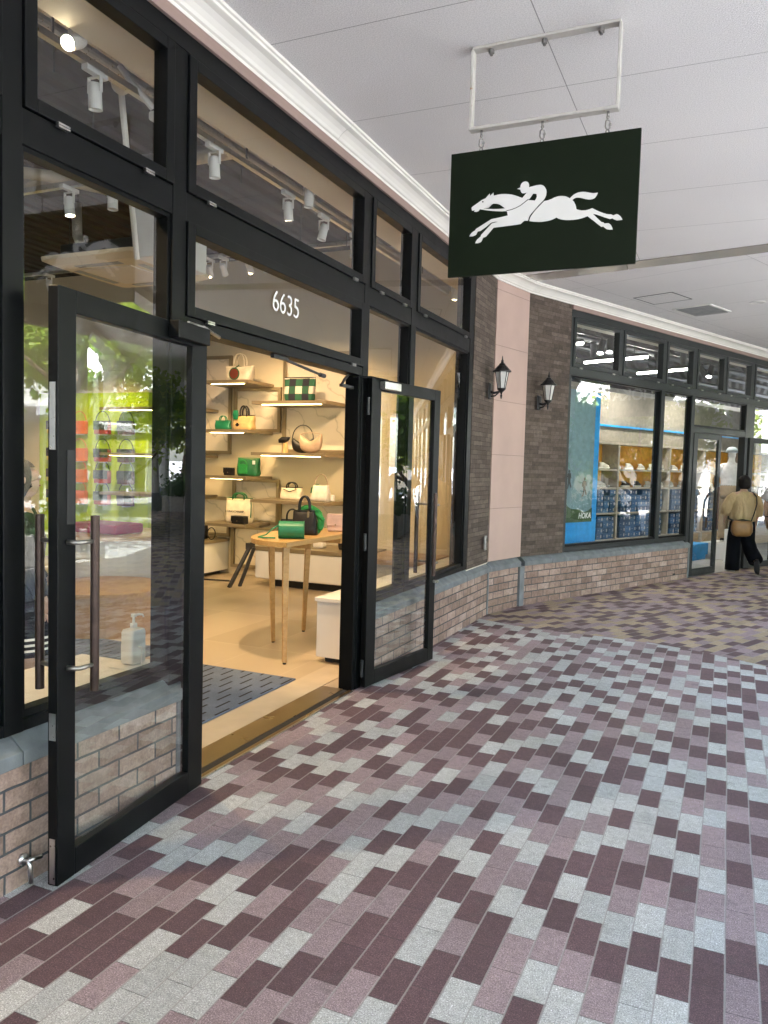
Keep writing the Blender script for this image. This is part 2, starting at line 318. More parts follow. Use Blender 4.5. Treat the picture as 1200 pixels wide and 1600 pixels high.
# ------------------------------------------------------------------ mesh helpers
class MB:
    def __init__(s): s.bm = bmesh.new()
    def _q(s, vs, fs):
        v = [s.bm.verts.new(p) for p in vs]
        for f in fs:
            try: s.bm.faces.new([v[i] for i in f])
            except ValueError: pass
    def box(s, x0, x1, y0, y1, z0, z1):
        s._q([(x0, y0, z0), (x1, y0, z0), (x1, y1, z0), (x0, y1, z0), (x0, y0, z1), (x1, y0, z1), (x1, y1, z1), (x0, y1, z1)],
             [(0, 3, 2, 1), (4, 5, 6, 7), (0, 1, 5, 4), (1, 2, 6, 5), (2, 3, 7, 6), (3, 0, 4, 7)]); return s
    def frame(s, x0, x1, z0, z1, y0, y1, l, r, b, t):     # rectangular ring, members butted
        s.box(x0, x0+l, y0, y1, z0, z1); s.box(x1-r, x1, y0, y1, z0, z1)
        s.box(x0+l, x1-r, y0, y1, z0, z0+b); s.box(x0+l, x1-r, y0, y1, z1-t, z1); return s
    def rings(s, rs, closed=False, caps=True):
        V = [[s.bm.verts.new(p) for p in r] for r in rs]; n = len(V[0]); m = len(V)
        for a in range(m if closed else m-1):
            A, B = V[a], V[(a+1) % m]
            for i in range(n):
                s.bm.faces.new((A[i], A[(i+1) % n], B[(i+1) % n], B[i]))
        if caps and not closed:
            s.bm.faces.new(V[0][::-1]); s.bm.faces.new(V[-1])
        return s
    def loft(s, rs, n=20):      # rs: (cx,cy,cz,rx,ry) horizontal ellipses; optional 6th = squareness
        out = []
        for r in rs:
            cx, cy_, cz, rx, ry = r[:5]; e = r[5] if len(r) > 5 else 1.0; ring = []
            for i in range(n):
                a = 2*math.pi*i/n; c_, s_ = math.cos(a), math.sin(a)
                ring.append((cx+rx*math.copysign(abs(c_)**e, c_), cy_+ry*math.copysign(abs(s_)**e, s_), cz))
            out.append(ring)
        return s.rings(out)
    def tube(s, pts, rad, n=10, closed=False, flat=1.0):
        P = [Vector(p) for p in pts]; m = len(P)
        rad = rad if isinstance(rad, (list, tuple)) else [rad]*m
        up = None; rs = []
        for i, p in enumerate(P):
            if closed: d = P[(i+1) % m]-P[i-1]
            else: d = P[min(i+1, m-1)]-P[max(i-1, 0)]
            d.normalize()
            if up is None:
                up = Vector((0, 0, 1)) if abs(d.z) < 0.9 else Vector((1, 0, 0))
            x = d.cross(up); x.normalize(); up = x.cross(d); up.normalize()
            rs.append([p + x*(rad[i]*math.cos(2*math.pi*k/n)) + up*(rad[i]*flat*math.sin(2*math.pi*k/n)) for k in range(n)])
        return s.rings(rs, closed)
    def cyl(s, a, b, r0, r1=None, n=16): return s.tube([a, b], [r0, r0 if r1 is None else r1], n)
    def lathe(s, prof, n=24, c=(0, 0, 0)):
        return s.rings([[(c[0]+r*math.cos(2*math.pi*k/n), c[1]+r*math.sin(2*math.pi*k/n), c[2]+z) for k in range(n)] for r, z in prof])
    def prism(s, pts, z0, z1, f=None, holes=()):   # 2D outline extruded; f maps (a,b,h)->xyz
        f = f or (lambda a, b, h: (a, b, h))
        loops = [list(pts)]+[list(h) for h in holes]
        flat = [p for l in loops for p in l]
        tri = tessellate_polygon([[Vector((p[0], p[1], 0)) for p in l] for l in loops])
        lo = [s.bm.verts.new(f(p[0], p[1], z0)) for p in flat]; hi = [s.bm.verts.new(f(p[0], p[1], z1)) for p in flat]
        for a, b, c in tri:
            for vs in ((lo[a], lo[c], lo[b]), (hi[a], hi[b], hi[c])):
                try: s.bm.faces.new(vs)
                except ValueError: pass
        k = 0
        for l in loops:
            n = len(l)
            for i in range(n):
                a, b = k+i, k+(i+1) % n
                try: s.bm.faces.new((lo[a], lo[b], hi[b], hi[a]))
                except ValueError: pass
            k += n
        return s
    def ball(s, c, r, u=16, v=10):
        r = r if isinstance(r, tuple) else (r, r, r)
        m = Matrix.Translation(c) @ Matrix.Diagonal((*r, 1))
        bmesh.ops.create_uvsphere(s.bm, u_segments=u, v_segments=v, radius=1, matrix=m); return s
    def build(s, name, m, parent=None, bevel=0.0, smooth=False, W=False, recalc=True):
        if recalc: bmesh.ops.recalc_face_normals(s.bm, faces=s.bm.faces)
        if W and parent is not None:
            mw = Matrix.Identity(4); q = parent
            while q is not None: mw = Matrix.LocRotScale(q.location, q.rotation_euler, None) @ mw; q = q.parent
            s.bm.transform(mw.inverted())
        if smooth:
            for f in s.bm.faces: f.smooth = True
        me = bpy.data.meshes.new(name); s.bm.to_mesh(me); s.bm.free()
        me.materials.append(MT[m] if isinstance(m, str) else m)
        o = bpy.data.objects.new(name, me); col.objects.link(o)
        if parent is not None: o.parent = parent
        if bevel:
            b = o.modifiers.new('bevel', 'BEVEL'); b.width = bevel; b.segments = 2; b.limit_method = 'ANGLE'
        elif smooth:
            pass
        return o

def tag(o, label, cat, group=None, kind=None):
    if label: o['label'] = label
    if cat: o['category'] = cat
    if group: o['group'] = group
    if kind: o['kind'] = kind
    return o
def thing(name, label, cat, loc=(0, 0, 0), rotz=0.0, group=None):
    o = bpy.data.objects.new(name, None); col.objects.link(o); o.empty_display_size = 0.1
    o.location = loc; o.rotation_euler = (0, 0, rotz); return tag(o, label, cat, group)
def struct(o): o['kind'] = 'structure'; return o
def dup(root, loc, rotz=0.0, label=None, group=None, scale=None):
    r = root.copy(); col.objects.link(r); r.location = loc; r.rotation_euler = (0, 0, rotz)
    if label: r['label'] = label
    if group: r['group'] = group
    if scale: r.scale = (scale, scale, scale)
    for ch in list(root.children):
        c = ch.copy(); col.objects.link(c); c.parent = r
        for g in list(ch.children):
            d = g.copy(); col.objects.link(d); d.parent = c
    return r
def arc(cx, cz, rx, rz, a0=0, a1=180, n=14, y=0.0, dy=0.0):
    return [(cx+rx*math.cos(R(a0+(a1-a0)*i/n)), y+dy*i/n, cz+rz*math.sin(R(a0+(a1-a0)*i/n))) for i in range(n+1)]
def text_mesh(name, s, size, depth, m, parent, mat4, align='CENTER', shear=0.0, off=0.0, xs=1.0):
    cu = bpy.data.curves.new(name, 'FONT'); cu.body = s; cu.size = size; cu.extrude = depth; cu.align_x = align; cu.align_y = 'CENTER'
    cu.shear = shear; cu.offset = off; cu.resolution_u = 6
    tmp = bpy.data.objects.new(name+'_curve', cu); col.objects.link(tmp)
    bpy.context.view_layer.update()
    me = bpy.data.meshes.new_from_object(tmp.evaluated_get(bpy.context.evaluated_depsgraph_get()))
    bpy.data.objects.remove(tmp); me.transform(mat4 @ Matrix.Diagonal((xs, 1, 1, 1))); me.name = name
    me.materials.clear(); me.materials.append(MT[m])
    o = bpy.data.objects.new(name, me); col.objects.link(o)
    if parent is not None: o.parent = parent
    return o
# text standing upright, facing local -Y: x stays, y -> z
UP = Matrix(((1, 0, 0, 0), (0, 0, -1, 0), (0, 1, 0, 0), (0, 0, 0, 1)))

# ------------------------------------------------------------------ the place: axes of the two facades
B2 = Vector((-2.155, 8.87, 0)); W2 = Vector((0.4016, 0.9158, 0)); N2 = Vector((0.9158, -0.4016, 0))
def F2(s, d=0.0, z=0.0): return B2 + W2*s - N2*d + Vector((0, 0, z))      # d > 0 goes into the building
ROT1, ROT2 = R(90), math.atan2(W2.y, W2.x)

# ---------------------------------------------------------------- ground and pavements
def sheet(name, pts, z, m):
    b = MB(); vs = [b.bm.verts.new((p[0], p[1], z)) for p in pts]; b.bm.faces.new(vs)
    bmesh.ops.triangulate(b.bm, faces=b.bm.faces[:])
    o = b.build(name, m)
    if o.data.polygons[0].normal.z < 0: o.data.flip_normals()
    return struct(o)
sheet('ground', [(-400, -400), (400, -400), (400, 400), (-400, 400)], -0.02, 'plaza')
edge = [(-2.33, 7.88), (-1.9, 7.72), (-1.4, 7.68), (-1.0, 7.66), (-0.55, 7.6), (-0.2, 7.5), (0.1, 7.34), (0.38, 7.18), (2.2, 6.25)]
sheet('pavement', [(-2.36, -16), (2.2, -16)] + edge[::-1] + [(-2.36, 7.9)], 0.0, 'paver')
fe = F2(26); fo = fe + N2*4.35
sheet('pavement_far', edge + [(fo.x, fo.y), (fe.x, fe.y), (B2.x-0.02, B2.y), (-2.36, 8.15), (-2.36, 7.9)], 0.0, 'paver_tan')

# ---------------------------------------------------------------- ceiling of the arcade
CZ = 3.68
def ceil(name, pts, m):
    o = sheet(name, pts, CZ, m); o.data.flip_normals(); return o
bl = lambda x, off=0.0: 8.5 - 0.2147*(x+2.33) + off
ceil('ceiling', [(-2.33, -16), (2.0, -16), (2.0, bl(2.0)), (-2.33, bl(-2.33))], 'ceil1')
co = fe + N2*4.2
ceil('ceiling_far', [(-2.33, bl(-2.33, .29)), (2.1, bl(2.1, .29)), (co.x, co.y), (fe.x, fe.y), (-2.2, 8.86)], 'ceil2')
b = MB()
for x0, x1 in ((-2.33, -1.05), (-1.05, 0.35), (0.35, 2.05)):
    g = 0.003
    vs = [(x0+g, bl(x0+g, .02), CZ-0.002), (x1-g, bl(x1-g, .02), CZ-0.002), (x1-g, bl(x1-g, .288), CZ-0.006), (x0+g, bl(x0+g, .288), CZ-0.006)]
    b._q(vs+[(p[0], p[1], CZ+0.02) for p in vs], [(0, 1, 2, 3), (7, 6, 5, 4), (0, 4, 5, 1), (1, 5, 6, 2), (2, 6, 7, 3), (3, 7, 4, 0)])
tag(b.build('joint_cover', 'metal_soffit'), 'shiny metal strip covering the joint across the arcade ceiling behind the green sign', 'joint cover')
# roof slab and the storeys above (keep the sun and sky off the arcade)
up = thing('upper_building', 'white upper storey and roof slab above the arcade', 'building')
b = MB(); b.box(-14, 2.25, -16.5, 8.2, 4.45, 4.7)
b.prism([(F2(-.6, 12).x, F2(-.6, 12).y), (F2(-.6, -4.4).x, F2(-.6, -4.4).y), (F2(26.5, -4.4).x, F2(26.5, -4.4).y), (F2(26.5, 12).x, F2(26.5, 12).y)], 4.46, 4.71)
b.build('roof_slab', 'concrete', up)
b = MB(); b.box(2.0, 2.25, -16, bl(2.05), 3.58, 4.45)
a_, b_, c_, d_ = F2(-.9, -4.2), F2(26, -4.2), F2(26, -4.45), F2(-.95, -4.45)
b.prism([(p.x, p.y) for p in (a_, b_, c_, d_)], 3.58, 4.46); b.build('fascia_beam', 'render_white', up)

# arcade columns
def column_obj(p, i):
    t = thing('arcade_column', 'round white column with blue-grey base, at the open edge of the arcade', 'column', p, 0, 'columns along the open edge of the arcade')
    MB().lathe([(0.30, 0.0), (0.30, 0.38), (0.27, 0.42), (0.27, 0.5), (0.23, 0.54)], 28).build('base', 'column_base', t, smooth=False)
    MB().lathe([(0.2, 0.54), (0.2, 3.2)], 28).build('shaft', 'column_paint', t, smooth=False)
    MB().lathe([(0.22, 3.2), (0.22, 3.26), (0.2, 3.28), (0.24, 3.4), (0.3, 3.48), (0.3, 3.58)], 28).build('capital', 'column_paint', t)
    return t
c0 = column_obj((2.1, 5.2, 0), 0)
for y in (1.0, -3.2, -7.4, -11.6): dup(c0, (2.1, y, 0))
for s in (3.0, 7.2, 11.4, 15.6, 19.8): p = F2(s, -4.3); dup(c0, (p.x, p.y, 0))

# ---------------------------------------------------------------- walls, plinth, pilaster, fascia, cornice
def plinth(name, label, rot, org, x0, x1, parts):
    t = thing(name, label, 'low wall', org, rot)
    b = MB()
    for a, c in parts: b.box(a, c, 0.0, 0.16, 0.0, 0.462)
    b.build('brickwork', 'plinth', t)
    return t
def cap_profile(b, x0, x1, ext=0.0):
    pr = [(-0.02, 0.462), (-0.02, 0.515), (0.05, 0.566), (0.16, 0.575), (0.16, 0.462)]
    b.rings([[(x, y, z) for y, z in pr] for x in (x0, x1)])
# left of the door
t = plinth('brick_plinth', 'low brick wall with grey stone cap left of the open shop door', ROT1, (-2.33, 0, 0), -6, 2.98, [(-6, 2.93)])
b = MB(); xs = [-6, -4.2, -2.4, -0.6, 0.55, 2.04, 2.98]
for i in range(len(xs)-1): cap_profile(b, xs[i]+0.002, xs[i+1]-0.002)
b.box(2.93, 2.98, -0.012, 0.16, 0.0, 0.462); b.build('stone_cap', 'cap', t, 0.004)
# right of the door, up to the pilaster
t = plinth('brick_plinth', 'low brick wall with grey stone cap between the open door and the pink pilaster', ROT1, (-2.33, 0, 0), 5.02, 8.15, [(5.07, 8.13)])
b = MB(); xs = [5.02, 6.1, 7.35, 8.15]
for i in range(len(xs)-1): cap_profile(b, xs[i]+0.002, xs[i+1]-0.002)
b.box(5.02, 5.07, -0.012, 0.16, 0.0, 0.462); b.box(8.13, 8.165, -0.01, 0.16, 0, 0.462); b.build('stone_cap', 'cap', t, 0.004)
# under the pilaster
A1 = Vector((-2.33, 8.165, 0)); ch = B2-A1; LC = ch.length; RC = math.atan2(ch.y, ch.x)
t = plinth('brick_plinth', 'short low brick wall with thick grey corner post under the pink pilaster', RC, A1, 0, LC, [(0.0, LC-0.05)])
b = MB(); cap_profile(b, 0.0, LC-0.01); b.box(LC-0.05, LC+0.06, -0.03, 0.16, 0.0, 0.462); b.build('stone_cap', 'cap', t, 0.004)
# right shop
t = plinth('brick_plinth', 'low brick wall with grey stone cap under the sports shop window', ROT2, B2, 0.05, 4.14, [(0.06, 1.155), (1.16, 4.10)])
b = MB(); xs = [0.06, 0.6, 2.3, 4.14]
for i in range(len(xs)-1): cap_profile(b, xs[i]+0.002, xs[i+1]-0.002)
b.box(4.10, 4.14, -0.012, 0.16, 0.0, 0.462); b.build('stone_cap', 'cap', t, 0.004)
MB().box(3.66, 3.73, -0.004, 0.02, 0.075, 0.1).build('drain_hole', 'sole_black', t)

ZT = 3.56
def wall(name, label, rot, org, x0, x1, m, z0=0.57, z1=3.6, y0=0.012, y1=0.2):
    t = thing(name, label, 'wall', org, rot); MB().box(x0, x1, y0, y1, z0, z1).build('wall_face', m, t); return t
wall('stone_wall', 'brown stacked stone wall left of the pink pilaster, carrying a lantern and a small grey box', ROT1, (-2.33, 0, 0), 7.425, 8.15, 'brown')
wall('stone_wall', 'brown stacked stone wall between the pink pilaster and the sports shop windows', ROT2, B2, 0.0, 0.845, 'brown')
t = thing('pilaster', 'smooth pink panelled pilaster between the two brown stone walls', 'pilaster', A1, RC)
MB().box(-0.005, LC+0.0, 0.004, 0.2, 0.575, 3.6).build('panels', 'pink', t)
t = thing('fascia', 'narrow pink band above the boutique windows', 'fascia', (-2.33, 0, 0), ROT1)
MB().box(-16, 7.42, -0.005, 0.14, 3.525, 3.68).build('band', 'pink_shaded', t)
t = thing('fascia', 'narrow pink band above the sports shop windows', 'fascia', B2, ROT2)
MB().box(0.848, 26, -0.005, 0.14, 3.53, 3.68).build('band', 'pink_shaded', t)
# cornice swept along both facades
prof = [(0.0, 3.58), (0.014, 3.58), (0.017, 3.594), (0.03, 3.598), (0.04, 3.612), (0.06, 3.63), (0.085, 3.645), (0.105, 3.65), (0.115, 3.653), (0.118, 3.664), (0.13, 3.667), (0.134, 3.685), (0.0, 3.685)]
def cor_ring(p, nrm, k=1.0): return [(p[0]+nrm.x*d*k, p[1]+nrm.y*d*k, z) for d, z in prof]
n1 = Vector((1, 0, 0)); nm = Vector((ch.y, -ch.x, 0)).normalized()
ja = (n1+nm).normalized(); jb = (nm+N2).normalized()
b = MB()
b.rings([cor_ring((-2.336, y), n1) for y in (-16, -8, -2, 2.6)])
b.rings([cor_ring((-2.336, y), n1) for y in (2.603, 4.4)])
b.rings([cor_ring((-2.336, y), n1) for y in (4.403, 7.0)])
b.rings([cor_ring((-2.336, 7.003), n1), cor_ring((-2.336, 8.15), ja, 1.008), cor_ring(F2(0, 0.005), jb, 1.005), cor_ring(F2(0.12, 0.005), N2)])
b.rings([cor_ring(F2(s, 0.005), N2) for s in (0.123, 3.4)]); b.rings([cor_ring(F2(s, 0.005), N2) for s in (3.403, 26)])
tag(b.build('cornice', 'cornice'), 'white coved moulding running along the top of both shop fronts', 'cornice')

# ---------------------------------------------------------------- shop fronts
def sash(t, x0, x1, z0, z1, m='frame', y0=-0.005):
    w = MB().frame(x0, x1, z0, z1, y0+0.01, y0+0.085, 0.055, 0.055, 0.05, 0.05).build('window', m, t, 0.003)
    MB().box(x0+0.05, x1-0.05, 0.045, 0.053, z0+0.045, z1-0.045).build('pane', 'glass', w)
    for xh in (x0+0.14, x1-0.2):
        h = MB(); h.box(xh, xh+0.055, y0-0.002, y0+0.014, z0-0.016, z0-0.009); h.box(xh, xh+0.055, y0-0.002, y0+0.014, z0-0.006, z0+0.001)
        h.build('hinge', 'steel', w)
    return w
def fixed(t, x0, x1, z0, z1):
    w = MB().frame(x0, x1, z0, z1, 0.03, 0.085, 0.018, 0.018, 0.03, 0.018).build('window', 'frame', t)
    MB().box(x0+0.012, x1-0.012, 0.062, 0.07, z0+0.02, z1-0.012).build('pane', 'glass', w); return w
def leaf_door(t, hx, hy, ang, wd, side, ht=2.2, m='frame', gl='glass_b', label=None, closer=True, bolt=True):
    """door leaf: local X from hinge to free edge; side = +1/-1 picks the face that looks out"""
    d = MB().frame(0.0, wd, 0.012, ht, -0.022, 0.022, 0.125, 0.095, 0.105, 0.085).build('door', m, t, 0.003)
    d.location = (hx, hy, 0); d.rotation_euler = (0, 0, ang)
    if label: d['label'] = label
    MB().box(0.12, wd-0.09, -0.005, 0.005, 0.11, ht-0.08).build('pane', gl, d)
    for sd_ in (1, -1):
        y = 0.075*sd_ if sd_ == side else 0.125*sd_; xh = wd-0.135 if sd_ == side else wd-0.075
        h = MB(); h.cyl((xh, y, 0.72), (xh, y, 1.38), 0.0165, n=18); h.build('pull_handle', 'bronze', d, smooth=False)
        for z in (0.82, 1.285):
            k = MB(); k.tube([(wd-0.05, 0.02*sd_, z), (wd-0.052, 0.05*sd_, z), (wd-0.06, 0.068*sd_, z), (xh+(0.015 if sd_ == side else 0.0), y, z)], [0.009, 0.009, 0.0085, 0.008], 10)
            k.build('handle_bracket', 'satin', d, smooth=True)
    return d

sf = thing('storefront', 'black framed glass front of the handbag boutique with its two door leaves open', 'shop front', (-2.33, 0, 0), ROT1)
b = MB(); F0, F1 = 0.015, 0.125
for x0, x1 in ((-6.0, -5.9), (-3.4, -3.3), (-0.72, -0.62), (1.985, 2.07), (2.89, 2.985), (4.915, 5.0), (5.78, 5.88), (7.30, 7.42)):
    zb = 0.575
    if x0 == 2.89 or x0 == 4.915: zb = 0.0
    b.box(x0, x1, F0, F1, zb, 3.445)
b.box(-6.0, 7.42, F0-0.004, F1, 3.445, 3.525)                      # head
bays = [(-5.9, -3.4), (-3.3, -0.72), (-0.62, 1.985), (2.07, 2.89), (2.985, 4.915), (5.0, 5.78), (5.88, 7.30)]
for x0, x1 in bays:
    b.box(x0, x1, F0+0.003, F1, 2.70, 2.825)                        # transom
    if x0 != 2.985: b.box(x0, x1, F0+0.003, F1, 0.575, 0.62)        # sill
b.box(2.985, 4.915, F0+0.003, F1, 2.205, 2.262)
b.box(2.985, 3.05, F0+0.006, F1, 0.0, 2.205); b.box(4.87, 4.915, F0+0.006, F1, 0.0, 2.205)     # door jambs
b.build('frame', 'frame', sf, 0.002)
for x0, x1 in bays:
    sash(sf, x0+0.004, x1-0.004, 2.828, 3.44)
    if x0 != 2.985: fixed(sf, x0, x1, 0.62, 2.70)
w = sash(sf, 2.99, 4.91, 2.265, 2.696)
text_mesh('shop_number', '6635', 0.165, 0.0015, 'emblem', w, Matrix.Translation((3.92, 0.038, 2.49)) @ UP, off=-0.001, xs=0.92)
uL = math.atan2(-0.1, -0.995)
dL = leaf_door(sf, 3.075, -0.02, uL, 1.0, 1, label='left door leaf folded back almost flat, with a long brown pull handle')
uR = math.atan2(-0.135, 1.0)
dR = leaf_door(sf, 4.955, -0.02, uR, 1.03, -1, label='right door leaf swung fully open to the right')
# closers, locks and plates (left leaf looks out on its +Y side, right leaf on its -Y side)
k = MB().box(0.06, 0.32, 0.022, 0.075, 2.125, 2.2); k.build('door_closer', 'frame', dL, 0.004)
k = MB(); k.tube([(0.21, 0.05, 2.208), (0.02, 0.03, 2.214), (-0.10, -0.015, 2.212), (-0.2, -0.03, 2.205)], 0.006, 8); k.tube([(0.08, 0.05, 2.208), (-0.15, 0.0, 2.2)], 0.008, 8); k.build('closer_arm', 'steel', dL)
for z0, z1, hw in ((0.56, 0.66, .014), (0.02, 0.19, .012), (1.62, 1.86, .013)): MB().box(1.0005, 1.003, -hw, hw, z0, z1).build('lock_plate', 'steel', dL)
MB().box(0.915, 0.955, 0.022, 0.0245, 1.35, 1.62).build('touch_plate', 'sole_black', dL)
k = MB().box(0.10, 0.32, -0.07, -0.022, 2.125, 2.18); k.build('door_closer', 'steel', dR, 0.004)
k = MB(); k.tube([(0.16, -0.05, 2.19), (0.0, -0.01, 2.2), (-0.12, 0.06, 2.19)], 0.007, 8); k.build('closer_arm', 'frame', dR)
k = MB(); k.cyl((1.0, -0.02, 0.66), (1.0, -0.06, 0.66), 0.012); k.cyl((0.96, -0.052, 0.66), (1.03, -0.052, 0.66), 0.008); k.build('bolt_knob', 'steel', dR)
for z in (0.15, 1.05, 2.0): MB().cyl((-0.012, 0.0, z-0.06), (-0.012, 0.0, z+0.06), 0.012).build('hinge', 'frame2', dR)
# floor stop on the brick wall behind the left leaf
k = MB(); k.tube([(2.05, -0.005, 0.10), (2.05, -0.03, 0.10), (2.05, -0.04, 0.085), (2.05, -0.045, 0.02)], 0.009, 10); k.cyl((2.05, 0.005, 0.1), (2.05, -0.012, 0.1), 0.022)
k.tube([(2.05, -0.03, 0.1), (2.07, -0.035, 0.1), (2.10, -0.045, 0.1)], 0.009, 10)
st = thing('door_stop', 'small chrome door stop hook on the brick wall by the left door', 'door stop', (-2.33, 0, 0), ROT1); k.build('hook', 'steel', st, smooth=True)
# overhead arms in the door head
k = MB(); k.cyl((3.9, 0.06, 2.195), (4.42, 0.06, 2.15), 0.008); k.box(3.82, 3.98, 0.05, 0.075, 2.185, 2.205); k.cyl((4.38, 0.06, 2.152), (4.44, 0.06, 2.15), 0.014); k.build('door_stay', 'dark_metal', sf); k = MB()
k.box(4.70, 4.9, 0.06, 0.085, 2.11, 2.13); k.tube([(4.7, 0.07, 2.12), (4.74, 0.07, 2.16), (4.8, 0.07, 2.2)], 0.01, 8); k.build('door_stay', 'dark_metal', sf)

# right shop front
sp = thing('storefront', 'dark grey glass front of the sports shoe shop at the far end', 'shop front', B2, ROT2)
b = MB()
mul = [(0.85, 0.90), (1.99, 2.05), (3.15, 3.21), (4.05, 4.135), (5.08, 5.14), (6.1, 6.2), (7.2, 7.26), (8.3, 8.36), (9.4, 9.46), (10.6, 10.68), (13.2, 13.3), (16.0, 16.1), (19, 19.1), (22, 22.1), (25.9, 26)]
for x0, x1 in mul: b.box(x0, x1, F0, F1, 2.845, 3.445)
low = [(0.85, 0.90), (3.12, 3.22), (4.04, 4.14), (5.96, 6.30), (8.1, 8.2), (10.6, 10.68), (13.2, 13.3), (16.0, 16.1), (19, 19.1), (22, 22.1), (25.9, 26)]
for x0, x1 in low: b.box(x0, x1, F0+0.002, F1, 0.0 if x0 > 4 else 0.575, 2.745)
b.box(0.85, 26, F0-0.004, F1, 3.445, 3.53); b.box(0.85, 26, F0-0.002, F1, 2.745, 2.845)
b.box(0.90, 3.12, F0+0.004, F1, 0.575, 0.635); b.box(3.22, 4.04, F0+0.004, F1, 0.575, 0.635)
b.box(4.14, 5.96, F0+0.004, F1, 2.205, 2.29)
b.build('frame', 'frame2', sp, 0.002)
for i in range(len(mul)-1): sash(sp, mul[i][1]+0.003, mul[i+1][0]-0.003, 2.848, 3.44, 'frame2')
fixed(sp, 0.90, 3.12, 0.635, 2.745); fixed(sp, 3.22, 4.04, 0.635, 2.745); fixed(sp, 4.14, 5.96, 2.29, 2.745)
for i in range(3, len(low)-1): fixed(sp, low[i][1], low[i+1][0], 0.03, 2.745)
d = leaf_door(sp, 4.15, 0.03, 0.0, 0.92, -1, 2.2, 'frame2', label='closed left door leaf of the sports shop')
d = leaf_door(sp, 6.02, -0.02, R(-7), 0.92, -1, 2.2, 'frame2', label='right door leaf of the sports shop standing open')

# threshold of the boutique
th = thing('door_threshold', 'bronze threshold strips and pale stone sill across the boutique doorway', 'threshold', (-2.33, 3.05, 0))
b = MB().box(-2.372, -2.345, 3.05, 4.87, 0.0, 0.006); b.box(-2.585, -2.42, 3.05, 4.87, 0.0, 0.007); b.build('metal_strip', 'brass', th, W=True)
MB().box(-2.42, -2.372, 3.05, 4.87, 0.0, 0.003).build('groove', 'sole_black', th, W=True)
MB().box(-2.345, -2.335, 3.05, 4.87, 0.0, 0.008).build('edge_trim', 'steel', th, W=True)
MB().box(-2.82, -2.585, 3.0, 5.42, 0.0, 0.006).build('stone_sill', 'stone', th, W=True)

# ---------------------------------------------------------------- hanging sign
br = thing('sign_bracket', 'cream painted rectangular metal bracket bolted under the ceiling', 'bracket', (-0.91, 3.85, 3.68))
b = MB(); yb0, yb1 = 3.825, 3.875
b.box(-1.27, -0.555, yb0, yb1, 3.665, 3.679); b.box(-1.275, -0.55, yb0, yb1, 3.277, 3.292)
b.box(-1.275, -1.261, yb0+0.002, yb1-0.002, 3.292, 3.665); b.box(-0.564, -0.55, yb0+0.002, yb1-0.002, 3.292, 3.665)
b.build('frame', 'bracket', br, 0.003, W=True)
for x in (-1.176, -0.913, -0.646):
    k = MB(); k.cyl((x, 3.85, 3.632), (x, 3.85, 3.665), 0.008, n=8); k.cyl((x, 3.85, 3.642), (x, 3.85, 3.66), 0.015, n=6); k.build('bolt', 'chain', br, W=True)
sg = thing('shop_sign', 'dark green hanging sign with a white galloping horse and rider', 'sign', (-0.907, 3.85, 3.28))
MB().box(-1.367, -0.445, 3.842, 3.858, 2.562, 3.178).build('panel', 'signgreen', sg, 0.002, W=True)
PX = lambda X, Y: (730+X/9.23, 275+Y/9.235)
def unproj(px, py, Y):
    v = fwd + r2*((px-600)/1220) + d2*((py-800)/1220); k = Y/v.y; return (v.x*k, 1.6+v.z*k)
emb = [(62,460),(80,440),(130,405),(215,345),(265,322),(325,252),(328,288),(378,240),(382,285),(450,268),(500,261),(550,260),(600,263),(640,268),(680,277),(720,290),(760,305),(795,316),(860,238),(830,247),(800,250),(785,240),(775,225),(765,195),(722,186),(740,176),(765,168),(768,145),(775,125),(786,106),(800,92),(820,82),(843,78),(864,83),(880,95),(890,115),(893,135),(888,162),(940,150),(1000,134),(1050,127),(1080,130),(1100,140),(1120,160),(1135,185),(1143,215),(1143,240),(1138,275),(1125,310),(1095,355),(1030,420),(990,465),(960,500),(925,540),(900,575),(885,610),(876,645),(822,645),(770,692),(700,705),(540,725),(380,745),(270,875),(228,890),(205,945),(180,962),(150,970),(115,970),(128,940),(145,915),(195,870),(200,850),(280,765),(355,685),(400,672),(455,658),(400,660),(345,672),(270,735),(190,792),(150,800),(128,848),(100,862),(75,870),(32,872),(44,845),(60,825),(85,803),(115,785),(125,765),(240,692),(350,622),(470,598),(585,570),(575,514),(560,505),(500,510),(440,508),(380,505),(330,500),(250,490),(180,478),(165,505),(135,517),(100,515),(112,492),(70,500)]
hole1 = [(220,467),(270,464),(310,455),(335,432),(355,408),(380,398),(430,400),(465,410),(490,425),(520,447),(545,468),(500,472),(440,476),(370,477),(300,474)]
hole2 = [(950,254),(1000,258),(1005,300),(992,330),(976,355),(930,350),(880,347),(905,320),(930,285)]
